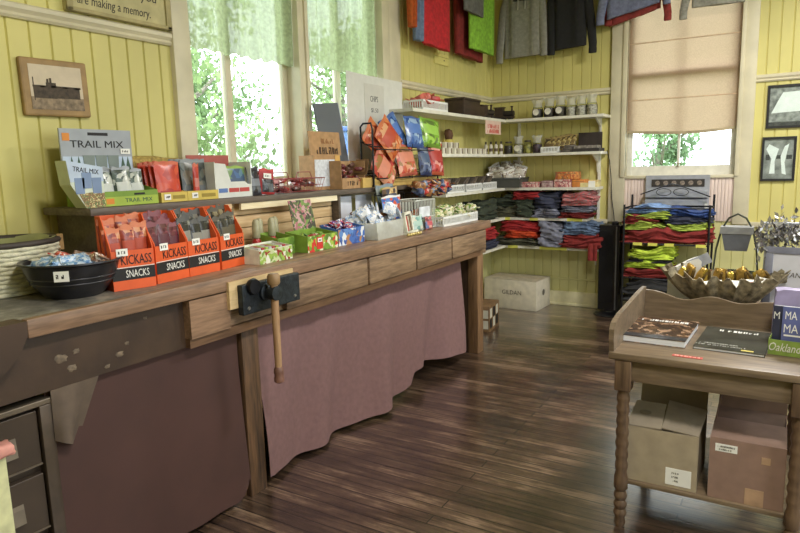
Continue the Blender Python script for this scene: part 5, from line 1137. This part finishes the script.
MB().prism(bk_[1:] + [(X0, .70)], 'y', Y1-.018, Y1).build('gallery_back', WS, t)
MB().b2(X0+.03, X1-.03, Y0+.045, Y1-.03, .172, .188, .004).build('lower_shelf', WS, t, 40)
prof = [(.026, .56), (.02, .548)]
z = .54
while z > .235:
    prof += [(.0242, z-.014), (.0242, z-.024), (.0198, z-.042)]; z -= .045
prof += [(.026, .20), (.026, .16), (.019, .15)]; z = .145
while z > .04: prof += [(.025, z-.012), (.025, z-.02), (.018, z-.034)]; z -= .036
prof += [(.022, .02), (.016, 0)]
for x in (X0+.053, X1-.053):
    for y in (Y0+.033, Y1-.045):
        mb = MB(); mb.b2(x-.029, x+.029, y-.029, y+.029, .555, .672, .003); mb.lathe(list(reversed(prof)), 16, (x, y, 0)); mb.build('leg', WSV, t, 50)
# on its top
def flatbook(label, loc, w, d, h, rz, cm, title, tw, sub=()):
    t = thing('book', label, 'book', loc, rz)
    MB().b2(-w/2+.003, w/2-.003, -d/2+.002, d/2-.002, .0015, h-.0015).build('pages', mat('page_white', (222, 224, 228), .7, var=.05, scale=4, stretch=(1, 1, 200)), t)
    mb = MB(); mb.b2(-w/2, w/2, -d/2, d/2, h-.0016, h); mb.b2(-w/2, w/2, -d/2, d/2, 0, .0016); mb.b2(-w/2, w/2, d/2-.002, d/2, .0016, h-.0016); mb.build('cover', cm, t)
    marks(t, (.0, d/2-.05, h+.0006), tw, .026, CARDW, rot=(0, 0, 0), seed=len(title), name='title_print')
    for x, y, ww, hh, s_ in sub: marks(t, (x, y, h+.0006), ww, hh, mat('print_dim', (170, 168, 158), .6), rot=(0, 0, 0), seed=len(s_))
    return t
BC = printed('book_photo', [(70, 52, 42), (104, 78, 58), (52, 42, 38), (166, 136, 112), (60, 46, 40)], 26, .22, distort=1.5)
b1 = flatbook('thick brown covered paperback lying on the washstand at left', (2.19, -3.425, .7005), .24, .34, .026, R_(-2), BC, 'thick', .19)
MB().b2(-.12, .12, -.17, -.12, .0262, .0268).build('navy_strip', mat('navy_strip', (44, 48, 56), .3), b1)
b2 = flatbook('thin dark grey magazine lying on the washstand right of the thick book', (2.455, -3.425, .7005), .235, .335, .010, R_(-3), mat('magazine_cover', (66, 68, 62), .25, var=.3, scale=8), 'thinner', .17, ((-.04, -.095, .13, .012, 'first'), (-.03, -.12, .17, .012, 'second')))
MB().b2(.04, .08, -.155, -.14, .0101, .0107).build('yellow_patch', mat('yellow_patch', (206, 190, 96), .5), b2)
rl = MB().b2(-.05, .05, -.012, .012, 0, .0012).build('label_strip', mat('label_red', (196, 84, 74), .5), None, loc=(2.325, -3.705, .7005), rotz=-.02); tag(rl, 'red printed label strip stuck near the front edge of the washstand', 'label')
marks(rl, (0, 0, .0014), .085, .012, mat('label_pale', (236, 190, 176), .6), rot=(0, 0, 0), seed=8)
t = thing('book_stand', 'lime green card stand with white script at the right of the washstand', 'stand', (2.65, -3.50, .7005), R_(-6))
tray(MB(), .15, .1, .055, .06).build('tray', mat('stand_green', (140, 166, 78), .5), t); lettering('Oakland', t, (-.022, -.0507, .03), .1, .03, CARDW, shear=.3)
def upbook(label, loc, rz, tilt, w, h, th, cm):
    t = thing('book', label, 'book', loc, rz); t.rotation_euler = (R_(tilt), 0, rz)
    bx('cover', cm, t, -w/2, w/2, -th/2, th/2, 0, h); bx('pages', mat('page_white', (222, 224, 228), .7), t, -w/2+.003, w/2+.0012, -th/2+.002, th/2-.002, .003, h+.0012)
    return t
PUR = mat('cover_purple', (92, 100, 150), .35, var=.06); 
b = upbook('purple blue book with white capitals standing in the green card stand', (2.672, -3.527, .706), R_(-6), -8, .13, .165, .012, PUR)
lettering('MA', b, (-.038, -.0068, .135), .036, .028, CARDW); lettering('MA', b, (-.036, -.0068, .088), .044, .03, CARDW); bx('small_print', CARDW, b, -.057, .02, -.0066, -.006, .06, .066)
b = upbook('dark blue book behind the purple one in the green card stand', (2.648, -3.495, .706), R_(-6), -8, .14, .16, .012, mat('cover_navy', (52, 56, 82), .35)); lettering('M', b, (-.058, -.0068, .125), .018, .026, CARDW)
pb = MB(); pb.puff((0, 0, .1), (.16, .06, .2), 4, .1, 6, .15); tag(pb.build('gift_bag', mat('lavender_paper', (160, 150, 186), .5, var=.15, scale=12), None, 60, (2.66, -3.30, .7005)), 'lavender paper bag behind the books at the right of the washstand', 'bag')
# boxes on its lower shelf
TAN = mat('tan_cardboard', (168, 154, 130), .8, var=.07); TAND = mat('tan_inner', (144, 132, 114), .85, var=.07); BRC = mat('brown_cardboard', (148, 120, 106), .8, var=.07); BRD = mat('brown_inner', (122, 98, 84), .85, var=.07)
def flapbox(label, x0, x1, y0, y1, z0, h, m, mi, flaps):
    t = thing('cardboard_box', label, 'box', ((x0+x1)/2, (y0+y1)/2, z0)); w, d = x1-x0, y1-y0; s = .004
    mb = MB(); mb.b2(-w/2, w/2, -d/2, d/2, 0, s)
    for q in ((-w/2, w/2, -d/2, -d/2+s), (-w/2, w/2, d/2-s, d/2), (-w/2, -w/2+s, -d/2+s, d/2-s), (w/2-s, w/2, -d/2+s, d/2-s)): mb.b2(*q, s, h)
    mb.build('carton', m, t)
    for name, a, b, c, e in flaps:      # quad corners in local space
        P = [Vector(v) for v in (a, b, c, e)]; n = (P[1]-P[0]).cross(P[3]-P[0]).normalized()*.0035
        MB().skin([[p for p in P], [p+n for p in P]]).build(name, mi, t)
    return t, w, d
bt, w, d = flapbox('tan cardboard box with loose top flaps on the lower shelf of the washstand', 2.122, 2.375, -3.705, -3.40, .189, .215, TAN, TAND, [])
h = .215
for nm, P in (('front_flap', [(-w/2, -d/2, h), (.0, -d/2, h+.004), (-.005, -.01, h+.05), (-w/2+.012, -.01, h+.05)]), ('side_flap', [(.0, -d/2+.01, h+.006), (w/2, -d/2, h), (w/2+.01, .05, h+.03), (-.0, .03, h+.055)]), ('back_flap', [(-w/2, d/2-.01, h), (w/2, d/2-.01, h), (w/2, d/2+.03, h+.12), (-w/2, d/2+.03, h+.12)])):
    V = [Vector(p) for p in P]; n = Vector((0, 0, .004)) if nm != 'back_flap' else Vector((0, .004, 0)); MB().skin([V, [p+n for p in V]]).build(nm, TAND, bt)
lb = bx('address_label', TAGM, bt, .02, .108, -d/2-.0012, -d/2, .012, .078)
for k in range(3): marks(lb, (.055, -d/2-.0018, .06-.015*k), .026, .007, ink('boxgrey', (90, 86, 80)), seed=k+2)
MB().lathe([(.022, 0), (.022, .0008)], 18, sy=.6).build('stamp', mat('stamp_grey', (116, 104, 84), .8), bt, 40, (-.07, -.075, h+.034), rot=(R_(17), 0, 0))
bb, w, d = flapbox('brown cardboard box with white sticker on the lower shelf of the washstand', 2.412, 2.648, -3.705, -3.36, .189, .225, BRC, BRD, [])
h = .225
for nm, P, n in (('front_flap', [(-w/2, -d/2, h), (w/2, -d/2, h), (w/2-.005, .02, h+.006), (-w/2+.005, .02, h+.006)], (0, 0, .004)), ('left_flap', [(-w/2, -.02, h), (-w/2, d/2, h), (-w/2+.012, d/2, h+.085), (-w/2+.012, .02, h+.085)], (.004, 0, 0)), ('back_flap', [(-w/2, d/2-.01, h), (w/2, d/2-.01, h), (w/2, d/2+.02, h+.09), (-w/2, d/2+.02, h+.09)], (0, .004, 0)), ('rear_top_flap', [(-w/2+.005, .03, h-.01), (w/2-.005, .03, h-.01), (w/2-.005, d/2-.01, h), (-w/2+.005, d/2-.01, h)], (0, 0, .004))):
    V = [Vector(p) for p in P]; MB().skin([V, [p+Vector(n) for p in V]]).build(nm, BRD if nm != 'front_flap' else BRC, bb)
lb = bx('sticker', TAGM, bb, -.1, -.03, -d/2-.0012, -d/2, .18, .208); marks(lb, (-.065, -d/2-.0018, .199), .055, .006, ink('boxgrey', (90, 86, 80)), seed=5); marks(lb, (-.07, -d/2-.0018, .188), .045, .006, ink('boxgrey', (90, 86, 80)), seed=7)
bx('tape_patch', mat('tape_beige', (182, 150, 122), .4), bb, .0, .058, -d/2-.001, -d/2, .0, .06); bx('tape_patch', mat('tape_beige', (182, 150, 122), .4), bb, .045, .072, -d/2-.001, -d/2, .16, .185)

# ------------------------------------------------------------------ pedestal table behind the washstand and its display
PD = wood('pedestal_wood', (62, 48, 38), (96, 74, 56), 0, 5, .5)
t = thing('pedestal_table', 'dark pedestal table hidden behind the washstand, holding the tray and stand', 'table', (2.53, -2.86, 0))
MB().b2(-.40, .42, -.235, .20, .695, .72, .006).build('tabletop', PD, t, 40); MB().lathe([(.035, .03), (.03, .2), (.05, .35), (.03, .5), (.06, .69)], 18).build('column', PD, t, 40); MB().lathe([(.2, 0), (.2, .02), (.05, .045)], 28).build('base', PD, t, 40)
# leaf shaped tray
lt = thing('leaf_tray', 'dark ragged leaf shaped metal tray of gold trinkets behind the washstand gallery', 'tray', (2.372, -2.955, .738))
def leaf(u, v):
    a = u*2*PI; r = .3+.7*v; rag = 1+(.07*math.sin(a*17)+.05*math.sin(a*29+1))*v*v; x = .242*r*math.cos(a)*rag; y = .135*r*math.sin(a)*rag
    return (x, y, .004+.145*v**1.9+(.016*math.sin(a*26+1)+.012*math.sin(a*11))*v*v+.012*math.cos(2*a)*v)
LFM = mat('leaf_bronze', (150, 138, 112), .5, .3, var=.4, scale=40, bump=.4)
mb = MB(); mb.sheet(leaf, 120, 10, .004); mb.lathe([(.072, .004), (0, .0041)], 30, sx=1.0, sy=.56, caps=(False, False)); mb.build('body', LFM, lt, 60)
GOLD = mat('gold_foil', (196, 160, 84), .3, .6, var=.3, scale=40); DGOLD = mat('dark_gold', (110, 90, 52), .35, .5, var=.4, scale=50)
for k in range(11):
    u = (k-5)/5; o = thing('trinket', 'gold trinket standing in the row at the back of the leaf tray', 'trinket', (2.372+.185*u, -2.90-.03*u*u, .825+.02*u*u), .25*u, 'gold trinkets in the leaf tray')
    o.rotation_euler = (.25*math.sin(k*2.1), -.5*u+.2*math.sin(k*3.7), .25*u)
    MB().puff((0, 0, .028), (.032+.008*(k % 2), .022, .07+.018*(k*5 % 3)), k, .25, 5, .4).build('body', GOLD if k % 3 else mat('bright_gold', (226, 196, 96), .25, .7), o, 60); MB().puff((.017, -.004, .03), (.012, .02, .08), k+2, .1, 4, .4).build('dark_edge', DGOLD, o, 60)
for k, (x, y, a) in enumerate(((2.345, -3.035, .3), (2.435, -3.03, -.2), (2.49, -3.02, .2), (2.535, -3.0, -.4))):
    o = MB().box((0, 0, 0), (.075, .05, .0015)).build('paper_tag', TAGM, None, None, (x, y, .85+.006*k), rot=(R_(28), R_(4*k-6), a)); tag(o, 'white paper tag lying on the front of the leaf tray', 'tag', 'white tags in the leaf tray')
    if k == 2: MB().box((0, 0, .001), (.03, .02, .001)).build('red_mark', ink('markred', (196, 70, 66)), o)
for k in range(5): tag(MB().puff((0, 0, .015), (.06, .045, .04), k+9, .25, 5, .4).build('bronze_leaf', DGOLD if k % 2 else LFM, None, 60, (2.47+.03*k, -2.99+.015*k, .83+.008*k), .5*k), 'small dark bronze piece at the right in the leaf tray', 'trinket', 'dark pieces in the leaf tray')
# planter stand with arch
ps = thing('planter_stand', 'arched wire stand with a small grey planter, behind the leaf tray', 'stand', (2.41, -2.76, .721))
ARC = mat('arch_green', (72, 78, 66), .45, .5)
MB().tube([(-.092, 0, 0), (-.092, 0, .16), (-.085, 0, .25), (-.066, 0, .345), (-.036, 0, .40), (0, 0, .42), (.036, 0, .40), (.066, 0, .345), (.085, 0, .25), (.092, 0, .16), (.092, 0, 0)], .0045, 8).build('arch', ARC, ps, 60)
MB().lathe([(.06, 0), (.085, .10), (.092, .15), (.086, .15), (.06, .01)], 24, sx=1, sy=.6).build('lower_bowl', ARC, ps, 40)
mb = MB(); mb.skin([[(-.046, -.035, .25), (.046, -.035, .25), (.046, .035, .25), (-.046, .035, .25)], [(-.062, -.045, .335), (.062, -.045, .335), (.062, .045, .335), (-.062, .045, .335)]]); mb.build('planter', mat('planter_grey', (108, 112, 122), .5, .2), ps)
bx('planter_rim', mat('planter_rim', (150, 152, 156), .5, .2), ps, -.068, .068, -.05, .05, .33, .362)
for s in (-1, 1): MB().tube([(s*.06, 0, .345), (s*.071, 0, .335)], .004, 6).build('hook', ARC, ps)
# white box, framed sign, tinsel
wb_ = thing('white_carton', 'white card box with slanted top standing left of the leaf tray', 'box', (2.19, -2.80, .721))
MB().prism([(-.06, 0), (.085, 0), (.085, .2), (.07, .215), (.02, .195), (-.06, .145)], 'y', -.06, .06).build('carton', CARDW, wb_); MB().b2(.0, .05, -.0615, -.06, .150, .165).build('hand_slot', mat('slot_grey', (150, 150, 146), .7), wb_); MB().box((.075, -.05, .20), (.1, .004, .05), (0, R_(-28), 0)).build('grey_flap', mat('flap_grey', (170, 174, 186), .5), wb_)
gf = thing('framed_sign', 'grey framed white sign partly cut off at the right, behind the books', 'sign', (2.66, -2.93, .721)); gf.rotation_euler = (R_(-6), 0, R_(-8))
mb = MB(); w, h = .26, .29
for q in ((-w/2, w/2, 0, .03), (-w/2, w/2, h-.03, h), (-w/2, -w/2+.03, .03, h-.03), (w/2-.03, w/2, .03, h-.03)): mb.b2(q[0], q[1], -.012, .012, q[2], q[3], .003)
mb.build('frame', mat('frame_grey', (128, 130, 146), .5), gf, 40); bx('mat_board', mat('matboard', (206, 206, 214), .6, var=.03), gf, -w/2+.02, w/2-.02, -.004, .0, .02, h-.02)
lettering('AVAN', gf, (-.03, -.0046, .17), .08, .022, ink('boxgrey', (90, 86, 80)), shear=.2)
tr = thing('tinsel_rack', 'rack heaped with crinkled silver tinsel above the grey framed sign', 'rack', (2.64, -2.80, .721))
for x in (-.11, .12): MB().tube([(x, 0, 0), (x, 0, .39)], .005, 6).build('post', SIL, tr, 60)
MB().tube([(-.13, -.02, .385), (.16, -.02, .385)], .006, 6).build('bar', SIL, tr, 60)
mb = MB(); r7 = random.Random(5)
for k in range(900):
    u = r7.random(); p = Vector((-.15+.33*u, -.03+r7.gauss(0, .028), .345+r7.gauss(0, .034)-.05*(u < .22)*r7.random())); R = Euler((r7.random()*6, r7.random()*6, r7.random()*6)).to_matrix(); s_ = .013*(.5+r7.random())
    mb.mi = 0 if r7.random() < .72 else 1
    mb._f([mb.bm.verts.new(p+R @ Vector(q)*s_) for q in ((-1, -.35, 0), (.2, -.4, .2), (1, .35, 0), (-.2, .4, -.2))])
tn = mb.build('tinsel', [mat('tinsel_silver', (206, 206, 210), .25, .7, var=.2, scale=50), mat('tinsel_dark', (84, 80, 78), .5)], tr)
tn['kind'] = 'stuff'
MB().puff((.13, -.075, .33), (.06, .05, .05), 8, .3, 6, .6).build('red_bauble', mat('bauble_red', (190, 84, 60), .5, var=.4, scale=60), tr, 60); MB().tube([(.07, -.10, .33), (.068, -.105, .2)], .002, 5).build('red_cord', ink('cordred', (190, 90, 80)), tr, 60)
